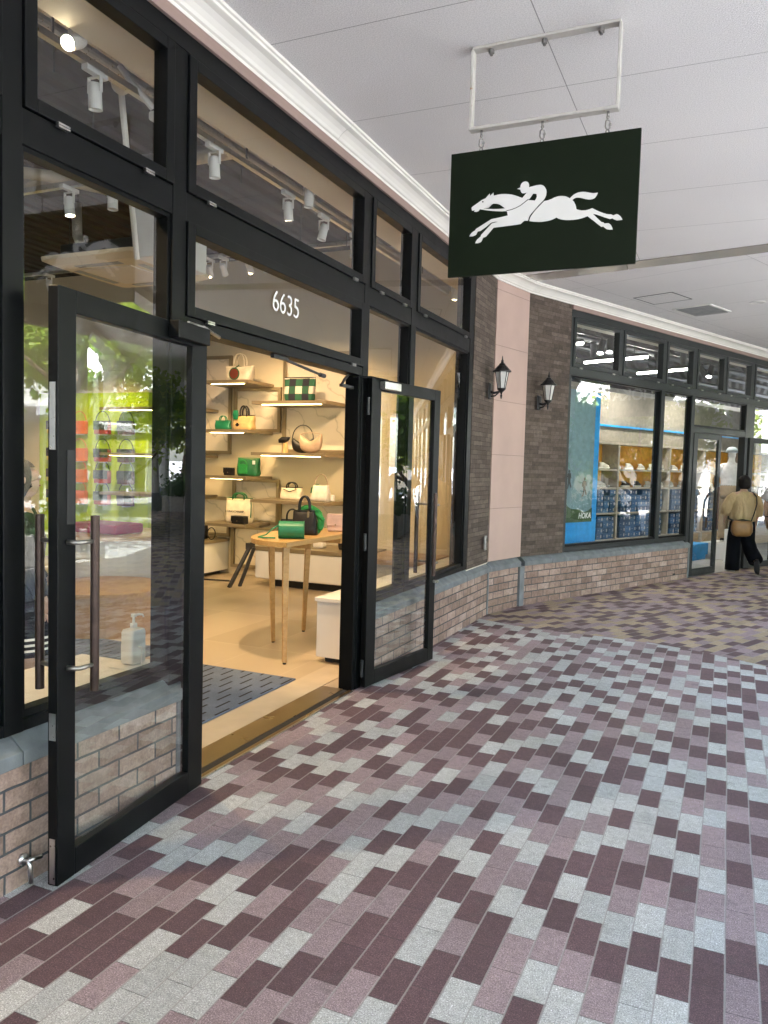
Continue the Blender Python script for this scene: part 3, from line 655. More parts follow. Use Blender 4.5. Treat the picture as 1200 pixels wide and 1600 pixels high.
hind = [(1110,362),(1168,350),(1220,330),(1258,310),(1300,296),(1323,290),(1350,288),(1378,288),(1410,292),(1438,300),(1480,322),(1510,292),(1538,268),(1570,250),(1598,238),(1630,231),(1668,228),(1710,231),(1748,238),(1790,246),(1818,248),(1850,246),(1883,240),(1870,275),(1848,308),(1830,323),(1808,333),(1780,338),(1748,338),(1705,332),(1668,322),(1630,313),(1598,310),(1570,312),(1545,321),(1516,345),(1540,372),(1558,408),(1568,440),(1573,475),(1590,485),(1618,492),(1650,497),(1678,497),(1710,494),(1738,488),(1770,477),(1803,463),(1860,493),(1908,515),(1960,534),(2008,548),(2040,553),(2073,553),(2108,568),(2158,548),(2185,560),(2208,580),(2230,610),(2238,630),(2200,637),(2158,640),(2120,626),(2093,610),(2058,620),(1980,596),(1908,570),(1860,554),(1813,545),(1845,578),(1878,610),(1938,665),(1963,668),(1980,685),(2038,680),(2062,696),(2078,715),(2092,745),(2098,772),(2050,773),(2013,768),(1985,748),(1963,728),(1933,732),(1880,692),(1828,650),(1780,614),(1733,578),(1690,596),(1648,610),(1590,624),(1528,632),(1480,635),(1428,635),(1380,630),(1338,622),(1310,612),(1286,598),(1250,618),(1208,635),(1160,648),(1108,656),(1070,661),(1030,662),(960,658),(897,650),(902,618),(915,588),(940,550),(972,508),(1005,470),(1042,432)]
def em(pts): return [unproj(*PX(*p), 3.84) for p in pts]
f_front = lambda a, c, h: (a, h, c)
b = MB(); b.prism(em(emb), 3.8395, 3.8418, f_front, [em(hole1), em(hole2)]); b.prism(em(hind), 3.8395, 3.8418, f_front)
b.build('emblem', 'emblem', sg, W=True)
def strip(pts, wd):
    L, Rr = [], []
    for i, p in enumerate(pts):
        q0, q1 = pts[max(i-1, 0)], pts[min(i+1, len(pts)-1)]; dx, dy = q1[0]-q0[0], q1[1]-q0[1]; l = math.hypot(dx, dy)
        L.append((p[0]-dy/l*wd, p[1]+dx/l*wd)); Rr.append((p[0]+dy/l*wd, p[1]-dx/l*wd))
    return L+Rr[::-1]
b = MB(); b.prism(em(strip([(885,335),(830,378),(770,425),(705,460),(640,485),(565,503)], 5)), 3.8388, 3.8393, f_front)
b.prism(em([(226+11*math.cos(a*0.7), 373+11*math.sin(a*0.7)) for a in range(9)]), 3.8388, 3.8393, f_front)
b.build('emblem_line', 'signgreen', sg, W=True)
for x in (-1.213, -0.907, -0.599):
    z0, z1 = 3.178, 3.275; k = MB()
    k.tube([(x, 3.85, z1), (x, 3.85, z1-0.022)], 0.007, 8)
    k.tube([(x+0.007*math.cos(R(a)), 3.85, z0+0.004+0.011*math.sin(R(a))) for a in range(0, 360, 30)], 0.0035, 8, True)
    k.tube([(x+0.005*math.cos(R(a)), 3.85, z1-0.024+0.008*math.sin(R(a))) for a in range(0, 360, 30)], 0.0035, 8, True)
    pts = [(x, 3.85+0.012*math.cos(R(a)), (z1-0.052 if a < 180 else z0+0.029)+0.014*math.sin(R(a))) for a in range(0, 360, 30)]
    rz = R(50); pts = [(x+(p[1]-3.85)*math.sin(rz), 3.85+(p[1]-3.85)*math.cos(rz), p[2]) for p in pts]
    k.tube(pts, 0.0036, 8, True); q = pts[3:6]
    k.cyl((pts[0][0], pts[0][1], z0+0.035), (pts[0][0], pts[0][1], z1-0.052), 0.006, n=8)
    k.build('chain_link', 'chain', sg, smooth=True, W=True)

# second hanging sign, outside the picture's edge and mirrored in the sports shop window
p = F2(5.05, -1.45)
s2 = thing('shop_sign', 'grey hanging sign lettered in white in front of the sports shop door', 'sign', (p.x, p.y, 3.68), ROT2-R(90))
MB().box(-0.46, 0.46, -0.01, 0.01, -1.15, -0.5).build('panel', 'dark_metal', s2)
b = MB(); b.box(-0.36, 0.36, -0.02, 0.02, -0.02, 0.0); b.box(-0.36, -0.34, -0.018, 0.018, -0.4, -0.02); b.box(0.34, 0.36, -0.018, 0.018, -0.4, -0.02); b.box(-0.36, 0.36, -0.02, 0.02, -0.42, -0.4)
b.cyl((-0.3, 0, -0.42), (-0.3, 0, -0.51), 0.006); b.cyl((0.3, 0, -0.42), (0.3, 0, -0.51), 0.006); b.build('hanger', 'bracket', s2)
text_mesh('lettering', 'HOKA', 0.27, 0.002, 'emblem', s2, Matrix.Translation((0, -0.0125, -0.78)) @ UP, off=0.006)

# ---------------------------------------------------------------- wall lanterns, small box
def lantern(loc, rot, label):
    t = thing('wall_lantern', label, 'lantern', loc, rot, 'black wall lanterns')
    b = MB(); b.loft([(0, -0.004, -0.10, 0.03, 0.006), (0, -0.012, -0.09, 0.04, 0.014), (0, -0.012, 0.06, 0.04, 0.014), (0, -0.004, 0.07, 0.03, 0.006)], 12); b.build('wall_plate', 'lantern', t)
    b = MB(); b.tube([(0, -0.01, -0.02), (0, -0.06, -0.035), (0, -0.11, -0.025), (0, -0.135, 0.0)], [0.016, 0.013, 0.012, 0.016], 10); b.tube([(0, -0.02, -0.07), (0, -0.07, -0.065), (0, -0.12, -0.02)], [0.009, 0.008, 0.007], 8)
    b.lathe([(0.002, -0.10), (0.008, -0.085), (0.012, -0.06), (0.007, -0.05), (0.014, -0.03), (0.03, -0.015), (0.044, 0.0), (0.046, 0.012), (0.002, 0.013)], 12, (0, -0.135, 0)); b.build('arm', 'lantern', t, smooth=False)
    b = MB(); b.lathe([(0.038, 0.013), (0.068, 0.18), (0.002, 0.181)], 6, (0, -0.135, 0)); b.build('glass_body', 'frost', t)
    b = MB()
    for k in range(6):
        a = R(60*k); c_, s_ = math.cos(a), math.sin(a)
        b.cyl((0.04*c_, -0.135+0.04*s_, 0.01), (0.071*c_, -0.135+0.071*s_, 0.185), 0.0045, n=6)
    b.lathe([(0.074, 0.176), (0.098, 0.178), (0.098, 0.186), (0.075, 0.205), (0.05, 0.235), (0.034, 0.25), (0.03, 0.262), (0.018, 0.268), (0.012, 0.285), (0.014, 0.292), (0.007, 0.305), (0.004, 0.33), (0.001, 0.345)], 12, (0, -0.135, 0))
    b.build('cage', 'lantern', t); return t
lantern((-2.318, 7.895, 2.40), ROT1, 'black six-sided lantern on the brown stone left of the pink pilaster')
q = F2(0.21, -0.012, 2.37); lantern(q, ROT2, 'black six-sided lantern on the brown stone right of the pink pilaster')
t = thing('switch_box', 'small grey metal box low on the brown stone wall', 'box', (-2.318, 7.93, 0.80), ROT1)
MB().box(-0.03, 0.03, -0.02, 0.0, -0.075, 0.075).build('cover', 'steel', t, 0.004)
b = MB().box(-0.012, 0.012, -0.024, -0.02, 0.02, 0.05); b.build('keyhole_plate', 'chain', t)

# ceiling items on the far ceiling
def on_ceiling(name, label, cat, quad): return thing(name, label, cat, (sum(p[0] for p in quad)/4, sum(p[1] for p in quad)/4, CZ), -WANG)
t = thing('ceiling_vent', 'square grey louvred vent in the far ceiling', 'vent', (-0.42, 10.9, CZ), -WANG)
b = MB(); b.frame(-0.25, 0.25, -0.3, 0.3, -0.012, -0.001, 0.03, 0.03, 0.03, 0.03); b.bm.transform(Matrix.Rotation(R(-90), 4, 'X')); b.bm.transform(Matrix.Translation((0, 0, -0.013))); b.build('frame', 'white', t)
b = MB()
for i in range(14): y = -0.26+0.04*i; b._q([(-0.215, y, -0.006), (0.215, y, -0.006), (0.215, y+0.028, -0.016), (-0.215, y+0.028, -0.016)], [(0, 1, 2, 3)])
b.build('louvre', 'grey_paint', t)
t = thing('access_hatch', 'flush square access hatch outlined in the far ceiling', 'hatch', (-0.83, 10.06, CZ), -WANG)
b = MB(); b.box(-0.235, 0.235, -0.235, 0.235, -0.003, -0.0005); b.build('hatch_panel', 'ceil2', t)
b = MB()
for x0, x1, y0, y1 in ((-0.25, -0.238, -0.25, 0.25), (0.238, 0.25, -0.25, 0.25), (-0.238, 0.238, -0.25, -0.238), (-0.238, 0.238, 0.238, 0.25)): b.box(x0, x1, y0, y1, -0.004, -0.0005)
b.build('hatch_edge', 'dark_metal', t)
t = thing('downlight', 'round white downlight recessed in the far ceiling', 'downlight', (0.22, 10.6, CZ))
MB().lathe([(0.095, -0.001), (0.095, -0.008), (0.075, -0.01), (0.06, -0.003), (0.001, -0.002)], 28).build('trim_ring', 'white', t)

# ================================================================ BOUTIQUE INTERIOR
WY = 9.2          # shelf wall
struct(sheet('shop_floor', [(-2.36, -6), (-2.36, WY), (-11, WY), (-11, -6)], 0.002, 'floor'))
def slab(name, x0, x1, y0, y1, z0, z1, m, label, cat, kind=None):
    o = MB().box(x0, x1, y0, y1, z0, z1).build(name, m); tag(o, label, cat, None, kind); return o
slab('shelf_wall', -11, -2.55, WY, WY+0.15, 0, 4.5, 'cream', 'cream end wall of the boutique behind the bag shelves', 'wall')
slab('back_wall', -11.15, -11, -6, WY, 0, 4.5, 'creamw', 'warm white rear wall of the boutique', 'wall')
slab('side_wall', -11, -2.5, -6.15, -6, 0, 4.5, 'creamw', 'warm white side wall of the boutique far left of the door', 'wall')
struct(sheet('shop_ceiling', [(-2.46, -6), (-2.46, WY), (-11, WY), (-11, -6)], 4.35, 'deck'))
slab('window_soffit', -2.74, -2.47, -6, WY-0.01, 3.47, 4.3, 'cream', 'cream boxed bulkhead above the boutique windows', 'bulkhead')
slab('pier_lining', -2.52, -2.36, 7.46, WY-0.01, 0.02, 3.46, 'creamw', 'warm white inner lining of the wall beside the right boutique window', 'wall')

# window ledges
t = thing('window_ledge', 'low pale display ledge inside the left boutique window', 'ledge', (-2.7, 1.0, 0))
MB().box(-2.98, -2.47, -5.9, 3.0, 0.02, 0.555).build('body', 'whitem', t, 0.004, W=True); MB().box(-3.0, -2.47, -5.9, 3.015, 0.556, 0.585).build('top', 'white', t, 0.004, W=True)
t = thing('display_plinth', 'low white display plinth with stone top inside the right boutique window', 'plinth', (-2.75, 6.5, 0))
MB().box(-2.95, -2.50, 5.44, 9.1, 0.05, 0.497).build('body', 'whitem', t, 0.003, W=True); MB().box(-2.965, -2.49, 5.425, 9.1, 0.498, 0.53).build('top', 'white', t, 0.004, W=True)
MB().box(-2.9, -2.52, 5.5, 9.05, 0.003, 0.05).build('toe_kick', 'sole_black', t, W=True)
tag(MB().box(-3.95, -2.83, 3.02, 4.92, 0.003, 0.014).build('entrance_mat', 'mat', None, 0.004), 'blue grey entrance mat with short dark dashes inside the doorway', 'door mat')

# hand sanitiser on a tray
t = thing('sanitiser_tray', 'small clear white tray under the sanitiser bottle', 'tray', (-2.62, 2.965, 0.585))
MB().box(-0.065, 0.065, -0.1, 0.1, 0.001, 0.008).frame(-0.066, 0.066, -0.1, 0.1, -0.014, -0.0085, 0.006, 0.006, 0.006, 0.006).build('tray', 'white', t)
t.children[0].data.transform(Matrix.Identity(4))
t = thing('sanitiser_bottle', 'white pump bottle of hand sanitiser on the window ledge', 'bottle', (-2.62, 2.965, 0.6))
b = MB(); b.loft([(0, 0, 0.0, 0.036, 0.046, .35), (0, 0, 0.006, 0.04, 0.05, .35), (0, 0, 0.15, 0.04, 0.05, .35), (0, 0, 0.165, 0.036, 0.045, .4), (0, 0, 0.17, 0.018, 0.018, 1)], 24); b.build('body', 'white', t)
b = MB(); b.lathe([(0.017, 0.17), (0.017, 0.192), (0.007, 0.194), (0.006, 0.222), (0.014, 0.224), (0.013, 0.238), (0.002, 0.24)], 16); b.tube([(0, 0, 0.231), (0.01, 0.03, 0.233), (0.012, 0.05, 0.228), (0.013, 0.056, 0.216)], [0.006, 0.006, 0.005, 0.004], 8); b.build('pump', 'white', t)

# ---- shelving: three units on the end wall
SF = 8.55
def shelving(label, x0, x1, zs, panels, frames, left_open=False):
    t = thing('shelving_unit', label, 'shelving', ((x0+x1)/2, WY, 0))
    for z in zs:
        s = MB().box(x0, x1, SF, WY-0.012, z-0.04, z).build('shelf', 'bronze_shelf', t, 0.002, W=True)
        l = MB().box(x0+0.1, x1-0.12, SF+0.09, SF+0.105, z-0.0435, z-0.0405); l.build('led_strip', 'led', s, W=True)
    for (a, c, z0, z1) in panels: MB().box(a, c, WY-0.014, WY-0.004, z0, z1).build('marble_panel', 'marble', t, W=True)
    for (a, c, z0, z1) in frames: MB().frame(a, c, z0, z1, WY-0.05, WY-0.016, 0.045, 0.045, 0.045, 0.045).build('wall_frame', 'bronze_shelf', t, W=True)
    return t
shelving('bronze shelves with marble panels behind, leftmost unit seen past the left door', -8.2, -6.62, [2.30, 1.66, 1.10, 0.52], [(-7.5, -6.44, 1.72, 3.0), (-7.5, -6.44, 0.6, 1.05)], [(-7.55, -6.39, 1.68, 3.05), (-7.55, -6.39, 0.52, 1.08)])
shelving('bronze shelves with marble panels behind, middle unit with white tote on top', -6.45, -5.72, [2.64, 2.0, 1.39, 0.76], [(-6.30, -5.64, 2.03, 2.55), (-6.30, -5.64, 0.78, 1.34), (-6.30, -5.5, 0.14, 0.66)], [(-6.35, -5.59, 1.99, 2.6), (-6.35, -5.59, 0.72, 1.35), (-6.36, -5.4, 0.1, 0.69)])
shelving('bronze shelves with marble panels behind, rightmost unit with the checked bag on top', -5.655, -4.57, [2.365, 1.71, 1.10], [(-5.51, -4.50, 1.76, 3.0), (-5.51, -4.50, 0.45, 1.04)], [(-5.555, -4.455, 1.72, 3.05), (-5.60, -4.455, 0.42, 1.08)])
t = thing('display_cabinet', 'white drawer cabinet with bronze top below the rightmost shelves', 'cabinet', (-4.9, 8.6, 0))
MB().box(-5.50, -4.0, 8.47, 9.18, 0.10, 0.455).build('body', 'whitem', t, 0.003, W=True); MB().box(-5.52, -3.98, 8.45, 9.18, 0.456, 0.51).build('top', 'bronze_shelf', t, 0.003, W=True)
b = MB()
for x0, x1 in ((-5.495, -4.765), (-4.755, -4.005)): b.box(x0, x1, 8.455, 8.47, 0.11, 0.45)
b.build('drawer_front', 'whitem', t, 0.002, W=True); MB().box(-5.3, -4.02, 8.55, 9.1, 0.003, 0.1).build('toe_kick', 'sole_black', t, W=True)
t = thing('display_cabinet', 'white drawer cabinet with bronze top at the left by the camera bags', 'cabinet', (-7, 8.6, 0))
MB().box(-8.2, -6.42, 8.47, 9.18, 0.06, 0.455).build('body', 'whitem', t, 0.003, W=True); MB().box(-8.2, -6.40, 8.45, 9.18, 0.456, 0.5).build('top', 'bronze_shelf', t, 0.003, W=True)
MB().box(-8.1, -6.5, 8.5, 9.1, 0.003, 0.06).build('toe_kick', 'sole_black', t, W=True)
t = thing('low_bench', 'low oak topped bench right of the white cabinet behind the table', 'bench', (-3.6, 8.6, 0))
MB().box(-3.94, -3.1, 8.2, 9.1, 0.44, 0.5).build('top', 'oakd', t, 0.01, W=True); MB().box(-3.9, -3.14, 8.3, 9.08, 0.0, 0.439).build('base', 'whitem', t, W=True)

# ---- D-shaped oak table
t = thing('display_table', 'light oak D-shaped table on splayed legs displaying handbags', 'table', (-3.35, 6.0, 0))
pts = [(-3.14, 5.27), (-3.14, 6.78)] + [(-3.155-0.60*math.sin(math.pi*k/24)**0.75, 6.03+0.76*math.cos(math.pi*k/24)) for k in range(0, 25)]
MB().prism(pts, 0.925, 0.965).build('top', 'oak', t, 0.004, W=True)
for (a, c) in (((-3.20, 5.36), (-3.135, 5.262)), ((-3.56, 5.72), (-3.61, 5.86)), ((-3.2, 6.66), (-3.14, 6.72)), ((-3.55, 6.35), (-3.60, 6.38))):
    k = MB(); k.tube([(a[0], a[1], 0.924), (c[0], c[1], 0.015)], [0.036, 0.023], 4); k.build('leg', 'oak', t, 0.004, W=True)
    k = MB(); k.cyl((c[0], c[1], 0.002), (c[0], c[1], 0.015), 0.014, n=10); k.build('leg_foot', 'sole_black', t, W=True)
b = MB(); b.box(-3.5, -3.19, 5.75, 5.79, 0.87, 0.925); b.box(-3.5, -3.19, 6.3, 6.34, 0.87, 0.925); b.build('apron', 'oak', t, W=True)

# black folding sign stand
t = thing('folding_stand', 'black folding easel stand leaning beside the white cabinet', 'stand', (-5.55, 8.3, 0))
for dx in (-0.0, 0.16):
    b = MB(); b.tube([(-5.66+dx*0.3, 8.12+dx, 0.0), (-5.50+dx*0.3, 8.32+dx*0.2, 0.50)], [0.03, 0.03], 4); b.build('leg', 'dark_metal', t, 0.004, W=True)
b = MB(); b.box(-5.53, -5.47, 8.28, 8.40, 0.48, 0.56); b.build('hinge', 'dark_metal', t, W=True)
b = MB(); b.tube([(-7.2, 8.2, 0.03), (-6.5, 8.27, 0.035), (-5.8, 8.33, 0.05)], 0.012, 8); b.build('floor_bar', 'dark_metal', t, W=True)

# ---- bags ------------------------------------------------------------------
def handle_pair(t, w, h, hh, m, y=0.035, r=0.008, x=None, n=1):
    x = x or w*0.22
    for s in (-1, 1):
        b = MB(); pts = [(-x, s*y, h-0.05), (-x, s*y, h+hh*0.3)] + [(x*math.cos(R(180-180*i/12)), s*y, h+hh*0.3+hh*0.7*math.sin(R(180*i/12))) for i in range(1, 12)] + [(x, s*y, h+hh*0.3), (x, s*y, h-0.05)]
        b.tube(pts, r, 8); b.build('handle', m, t, smooth=True)
def tote(label, loc, w, d, h, m, hm, hh=0.12, rot=0.0, flare=1.08, hr=0.008, slump=0.0, hx=None, name='tote_bag'):
    t = thing(name, label, 'handbag', loc, rot)
    b = MB(); rs = []
    ph = (w*37+h*91+loc[0]*13) % 6.28; R_ = []
    for k in range(15):
        f = k/14; ww = w/2*(1+(flare-1)*f)*(0.93+0.07*min(1, f*7)); dd = d/2*(1-0.5*f*f)*(0.85+0.15*min(1, f*6))*(1+0.10*math.sin(math.pi*f)); e = 0.30+0.25*f; ring = []
        for i in range(44):
            a = 2*math.pi*i/44; c_, s_ = math.cos(a), math.sin(a); x = math.copysign(abs(c_)**e, c_); y = math.copysign(abs(s_)**e, s_)
            cr = 1+0.05*math.sin(7*x+9*f+ph)*f+0.03*math.sin(15*x-11*f+ph)
            z = 0.002+h*f-h*0.045*f**3*(1-x*x)*(1+0.3*math.sin(ph))
            ring.append((ww*x+slump*f*f+0.004*math.sin(8*f+ph), dd*y*cr, z))
        R_.append(ring)
    b.rings(R_); b.build('body', m, t, smooth=True)
    if hh: handle_pair(t, w, h, hh, hm, d*0.2, hr, hx)
    MB().loft([(slump, 0, h+0.002, w/2*flare*1.005, d/2*0.47, 0.5), (slump, 0, h+0.010, w/2*flare*1.0, d/2*0.45, 0.5)], 28).build('rim', hm, t)
    return t
def hobo(label, loc, w, h, m, sm, rot=0.0, sh=0.2, d=0.1, thick=1.0):
    t = thing('hobo_bag', label, 'handbag', loc, rot)
    b = MB(); n = 22; rs = []
    for i in range(n+1):
        a = math.pi*(i/n); x = -w/2*math.cos(a); top = h*(0.62+0.38*abs(math.cos(a))**1.4); bot = h*0.0 + 0.004 + h*0.62*(1-math.sin(a)**0.55)
        c = (top+bot)/2; r = max(0.004, (top-bot)/2); dd = max(0.006, d/2*math.sin(a)**0.5)
        rs.append([(x, dd*math.cos(R(360*k/16)), c+r*math.sin(R(360*k/16))) for k in range(16)])
    b.rings(rs); b.build('body', m, t, smooth=True)
    if sh:
        b = MB(); b.tube([(-w/2*0.96*math.cos(R(180*i/14)) , 0, h*0.93+sh*math.sin(R(180*i/14))) for i in range(15)], 0.011, 8, flat=0.5); b.build('strap', sm, t, smooth=True)
    return t
def barrel(label, loc, L, r, m, rot, sm):
    t = thing('barrel_bag', label, 'handbag', loc, rot)
    b = MB(); b.rings([[(x, rr*math.cos(R(15*k)), r+rr*math.sin(R(15*k))) for k in range(24)] for x, rr in ((-L/2, r*0.9), (-L/2+0.006, r), (L/2-0.006, r), (L/2, r*0.9))]); b.build('body', m, t)
    b = MB()
    for s in (-1, 1): b.tube([(s*(L/2-0.003), r*1.01*math.cos(R(20*k)), r+r*1.01*math.sin(R(20*k))) for k in range(18)], 0.004, 6, True)
    b.build('piping', m, t)
    b = MB(); b.tube([(-L/2, -0.01, r*1.5), (-L/2-0.05, -0.02, r*1.1), (-L/2-0.10, -0.03, 0.03), (-L/2-0.16, -0.04, 0.012), (-L/2-0.12, -0.09, 0.012), (-L/2-0.02, -0.10, 0.012)], 0.012, 8, flat=0.5); b.build('strap', sm, t, smooth=True)
    return t
def flapbag(label, loc, w, d, h, m, rot=0.0, strap=None, fm=None):
    t = thing('flap_bag', label, 'handbag', loc, rot)
    MB().box(-w/2, w/2, -d/2, d/2, 0.002, h).build('body', m, t, min(0.012, d*0.2))
    MB().box(-w/2-0.002, w/2+0.002, -d/2-0.008, -d/2-0.001, h*0.35, h).box(-w/2-0.002, w/2+0.002, -d/2-0.008, d/2, h+0.001, h+0.007).build('flap', fm or m, t, 0.003)
    MB().cyl((0, -d/2-0.013, h*0.42), (0, -d/2-0.008, h*0.42), 0.008, n=10).build('clasp', 'brass', t)
    if strap:
        b = MB(); b.tube([(w/2*math.cos(R(180*i/14)), 0, h*0.9+strap*math.sin(R(180*i/14))) for i in range(15)], 0.006, 8); b.build('strap', fm or m, t, smooth=True)
    return t
Yb = 8.82
t = tote('cream canvas tote with a round brown charm on the highest shelf', (-6.02, Yb, 2.64), 0.36, 0.16, 0.2, 'cream_canvas', 'cream_canvas', 0.17, 0.0, 1.22, 0.009)
MB().cyl((-0.03, -0.10, 0.10), (-0.03, -0.085, 0.10), 0.072, n=28).build('charm', 'brown_charm', t); b = MB(); b.tube([(-0.03+0.074*math.cos(R(15*k)), -0.095, 0.10+0.074*math.sin(R(15*k))) for k in range(24)], 0.008, 8, True); b.tube([(-0.03, -0.09, 0.17), (0.02, -0.05, 0.22)], 0.006, 6); b.build('charm_rim', 'deep_green', t)
tote('green and navy checked bag on the top right shelf', (-5.10, Yb, 2.365), 0.40, 0.12, 0.31, 'plaid', 'black_leather', 0.0, 0.05, 1.1, name='checked_bag')
t = tote('small green top-handle bag at the left end of the second shelf', (-6.28, Yb, 2.0), 0.22, 0.09, 0.12, 'green_leather', 'green_leather', 0.07, 0.1, 1.06, 0.007)
t = tote('straw basket bag with dark rim and a green scarf', (-5.94, Yb, 2.0), 0.29, 0.14, 0.19, 'straw', 'black_leather', 0.13, 0.0, 1.1, 0.011, hx=0.05)
b = MB(); b.loft([(-0.09, -0.075, 0.14, 0.03, 0.012, .5), (-0.085, -0.08, 0.2, 0.045, 0.014, .5), (-0.09, -0.07, 0.26, 0.035, 0.01, .5)], 12); b.build('scarf', 'green_leather', t)
b = MB(); b.box(-0.09, -0.03, -0.081, -0.076, 0.06, 0.075); b.box(-0.075, -0.045, -0.081, -0.076, 0.05, 0.095); b.build('print', 'black_leather', t)
hobo('dark brown crescent shoulder bag on the right middle shelf', (-5.07, Yb+0.05, 1.71), 0.30, 0.21, 'black_leather', 'black_leather', 0.15, 0.17, 0.08)
hobo('sand coloured crescent shoulder bag on the right middle shelf', (-4.88, Yb-0.08, 1.71), 0.33, 0.25, 'sand_leather', 'sand_leather', -0.1, 0.03, 0.11)
t = thing('bag_stand', 'little tan figure-shaped stand holding a black pouch on the right middle shelf', 'display stand', (-5.27, Yb-0.05, 1.71))
MB().loft([(0, 0, 0.001, 0.04, 0.04), (0, 0, 0.06, 0.035, 0.035), (0, 0, 0.13, 0.03, 0.03), (0.01, 0, 0.15, 0.02, 0.02)], 14).build('stand', 'straw', t)
b = MB(); b.loft([(-0.04, -0.01, 0.13, 0.05, 0.03, .6), (-0.02, -0.01, 0.17, 0.075, 0.04, .6), (0.01, -0.01, 0.205, 0.06, 0.03, .6)], 16); b.build('pouch', 'black_leather', t)
flapbag('tiny black pouch at the left of the third shelf', (-6.17, Yb, 1.39), 0.15, 0.06, 0.10, 'black_leather')
t = tote('green folded shopper with a front pocket on the third shelf', (-5.86, Yb, 1.39), 0.31, 0.14, 0.235, 'deep_green', 'bright_green', 0.0, 0.05, 1.04, name='folded_bag')
MB().box(-0.11, 0.02, -0.085, -0.06, 0.03, 0.16).build('pocket', 'bright_green', t, 0.008); b = MB(); b.tube(arc(-0.04, 0.12, 0.07, 0.09, y=-0.085), 0.008, 6); b.build('handle', 'bright_green', t); MB().box(0.10, 0.14, -0.08, -0.075, 0.16, 0.21).build('label_patch', 'white', t)
t = tote('cream bag with dark trim and looped handle on the lower right shelf', (-5.19, Yb, 1.10), 0.30, 0.12, 0.16, 'cream_canvas', 'black_leather', 0.07, 0.05, 1.0, 0.009)
b = MB(); b.tube([(-0.1, -0.062, 0.145), (0, -0.066, 0.11), (0.1, -0.062, 0.145)], 0.006, 6); b.build('drawstring', 'black_leather', t)
t = tote('white bucket bag with a tall hoop strap on the lower right shelf', (-4.76, Yb, 1.10), 0.26, 0.14, 0.20, 'white_leather', 'white_leather', 0.0, -0.05, 0.84, name='bucket_bag')
b = MB(); b.tube([(0.10*math.cos(R(180*i/16)), 0.0, 0.18+0.17*math.sin(R(180*i/16))) for i in range(17)], 0.01, 8, flat=0.6); b.build('strap', 'sand_leather', t, smooth=True)
MB().loft([(-0.13, 0.03, 0.10, 0.05, 0.02), (-0.10, 0.03, 0.17, 0.07, 0.03), (-0.08, 0.03, 0.22, 0.03, 0.02)], 12).build('scarf', 'deep_green', t)
MB().box(0.15, 0.2, -0.02, 0.02, 0.01, 0.09).build('charm', 'white', t, 0.008)
t = tote('large cream canvas tote with green handles and black lettering', (-5.98, Yb-0.02, 0.76), 0.39, 0.14, 0.33, 'cream_canvas', 'deep_green', 0.07, 0.0, 1.03, 0.012, hx=0.09)
text_mesh('lettering', 'LONGCHAMP', 0.042, 0.001, 'black_leather', t, Matrix.Translation((-0.03, -0.0775, 0.155)) @ UP, xs=1.12)
b = MB(); b.tube([(0.19, -0.02, 0.32), (0.2, -0.03, 0.2), (0.2, -0.04, 0.08)], 0.012, 8, flat=0.4); b.build('strap', 'deep_green', t)
t = flapbag('black leather toiletry pouch in front of the cream canvas tote', (-5.88, Yb-0.16, 0.76), 0.215, 0.10, 0.10, 'black_leather', -0.12)
t = flapbag('black camera bag with a looped strap left of the lettered tote', (-6.62, Yb, 0.5), 0.16, 0.1, 0.2, 'black_leather', 0.1, 0.05)
b = MB(); b.tube([(0.16+0.06*math.cos(R(20*k)), 0, 0.085+0.08*math.sin(R(20*k))) for k in range(18)], 0.007, 8, True); b.build('loop_strap', 'black_leather', t)
tote('straw bag on the left shelf half hidden by the door', (-6.8, Yb, 1.10), 0.30, 0.12, 0.2, 'straw', 'black_leather', 0.08, 0.05, 1.08)
hobo('black crescent bag on the left shelf half hidden by the door', (-6.85, Yb, 1.66), 0.32, 0.2, 'black_leather', 'black_leather', 0.0, 0.12)
flapbag('brown flap bag on the highest left shelf', (-7.2, Yb, 2.30), 0.3, 0.1, 0.2, 'tan_leather', 0, 0.1)
# on the table
t = tote('black leather satchel with tall handles in the middle of the oak table', (-3.37, 5.95, 0.966), 0.25, 0.13, 0.205, 'charcoal_leather', 'black_leather', 0.13, R(20), 0.74, 0.009, hx=0.045)
MB().box(0.03, 0.05, -0.05, -0.03, 0.13, 0.21).build('charm', 'brass', t, 0.004)
b = MB(); 
pts = [(0.025+0.108*math.cos(R(a)), 0.075, 0.11+0.115*math.sin(R(a))) for a in range(-50, 200, 12)]
b.tube(pts, [0.030+0.005*random.random() for _ in pts], 12)
for v in b.bm.verts: v.co += Vector((random.uniform(-1, 1), random.uniform(-1, 1), random.uniform(-1, 1)))*0.006
o = b.build('fur_trim', 'bright_green', t)
barrel('bright green leather barrel bag at the near end of the oak table', (-3.28, 5.58, 0.966), 0.21, 0.072, 'green_leather', R(28), 'green_leather')
flapbag('pale pink flap bag on the right of the oak table', (-3.30, 6.42, 0.966), 0.16, 0.075, 0.155, 'pale_pink', R(20), None, 'pale_pink')
tote('small dark brown bag behind the black satchel on the oak table', (-3.55, 6.05, 0.966), 0.20, 0.08, 0.11, 'black_leather', 'black_leather', 0.1, R(25), 1.0, 0.007, hx=0.05)
tote('white bag on the cabinet behind the table legs', (-4.78, 8.75, 0.51), 0.26, 0.12, 0.16, 'white_leather', 'deep_green', 0.06, 0, 0.92)
tote('dark bag with a thin strap on the cabinet behind the table', (-4.35, 8.78, 0.51), 0.22, 0.12, 0.2, 'black_leather', 'black_leather', 0.12, 0, 0.9)
tote('dark brown bag at the left end of the cabinet behind the table', (-5.1, 8.8, 0.51), 0.3, 0.12, 0.16, 'black_leather', 'black_leather', 0.08, 0, 0.95)

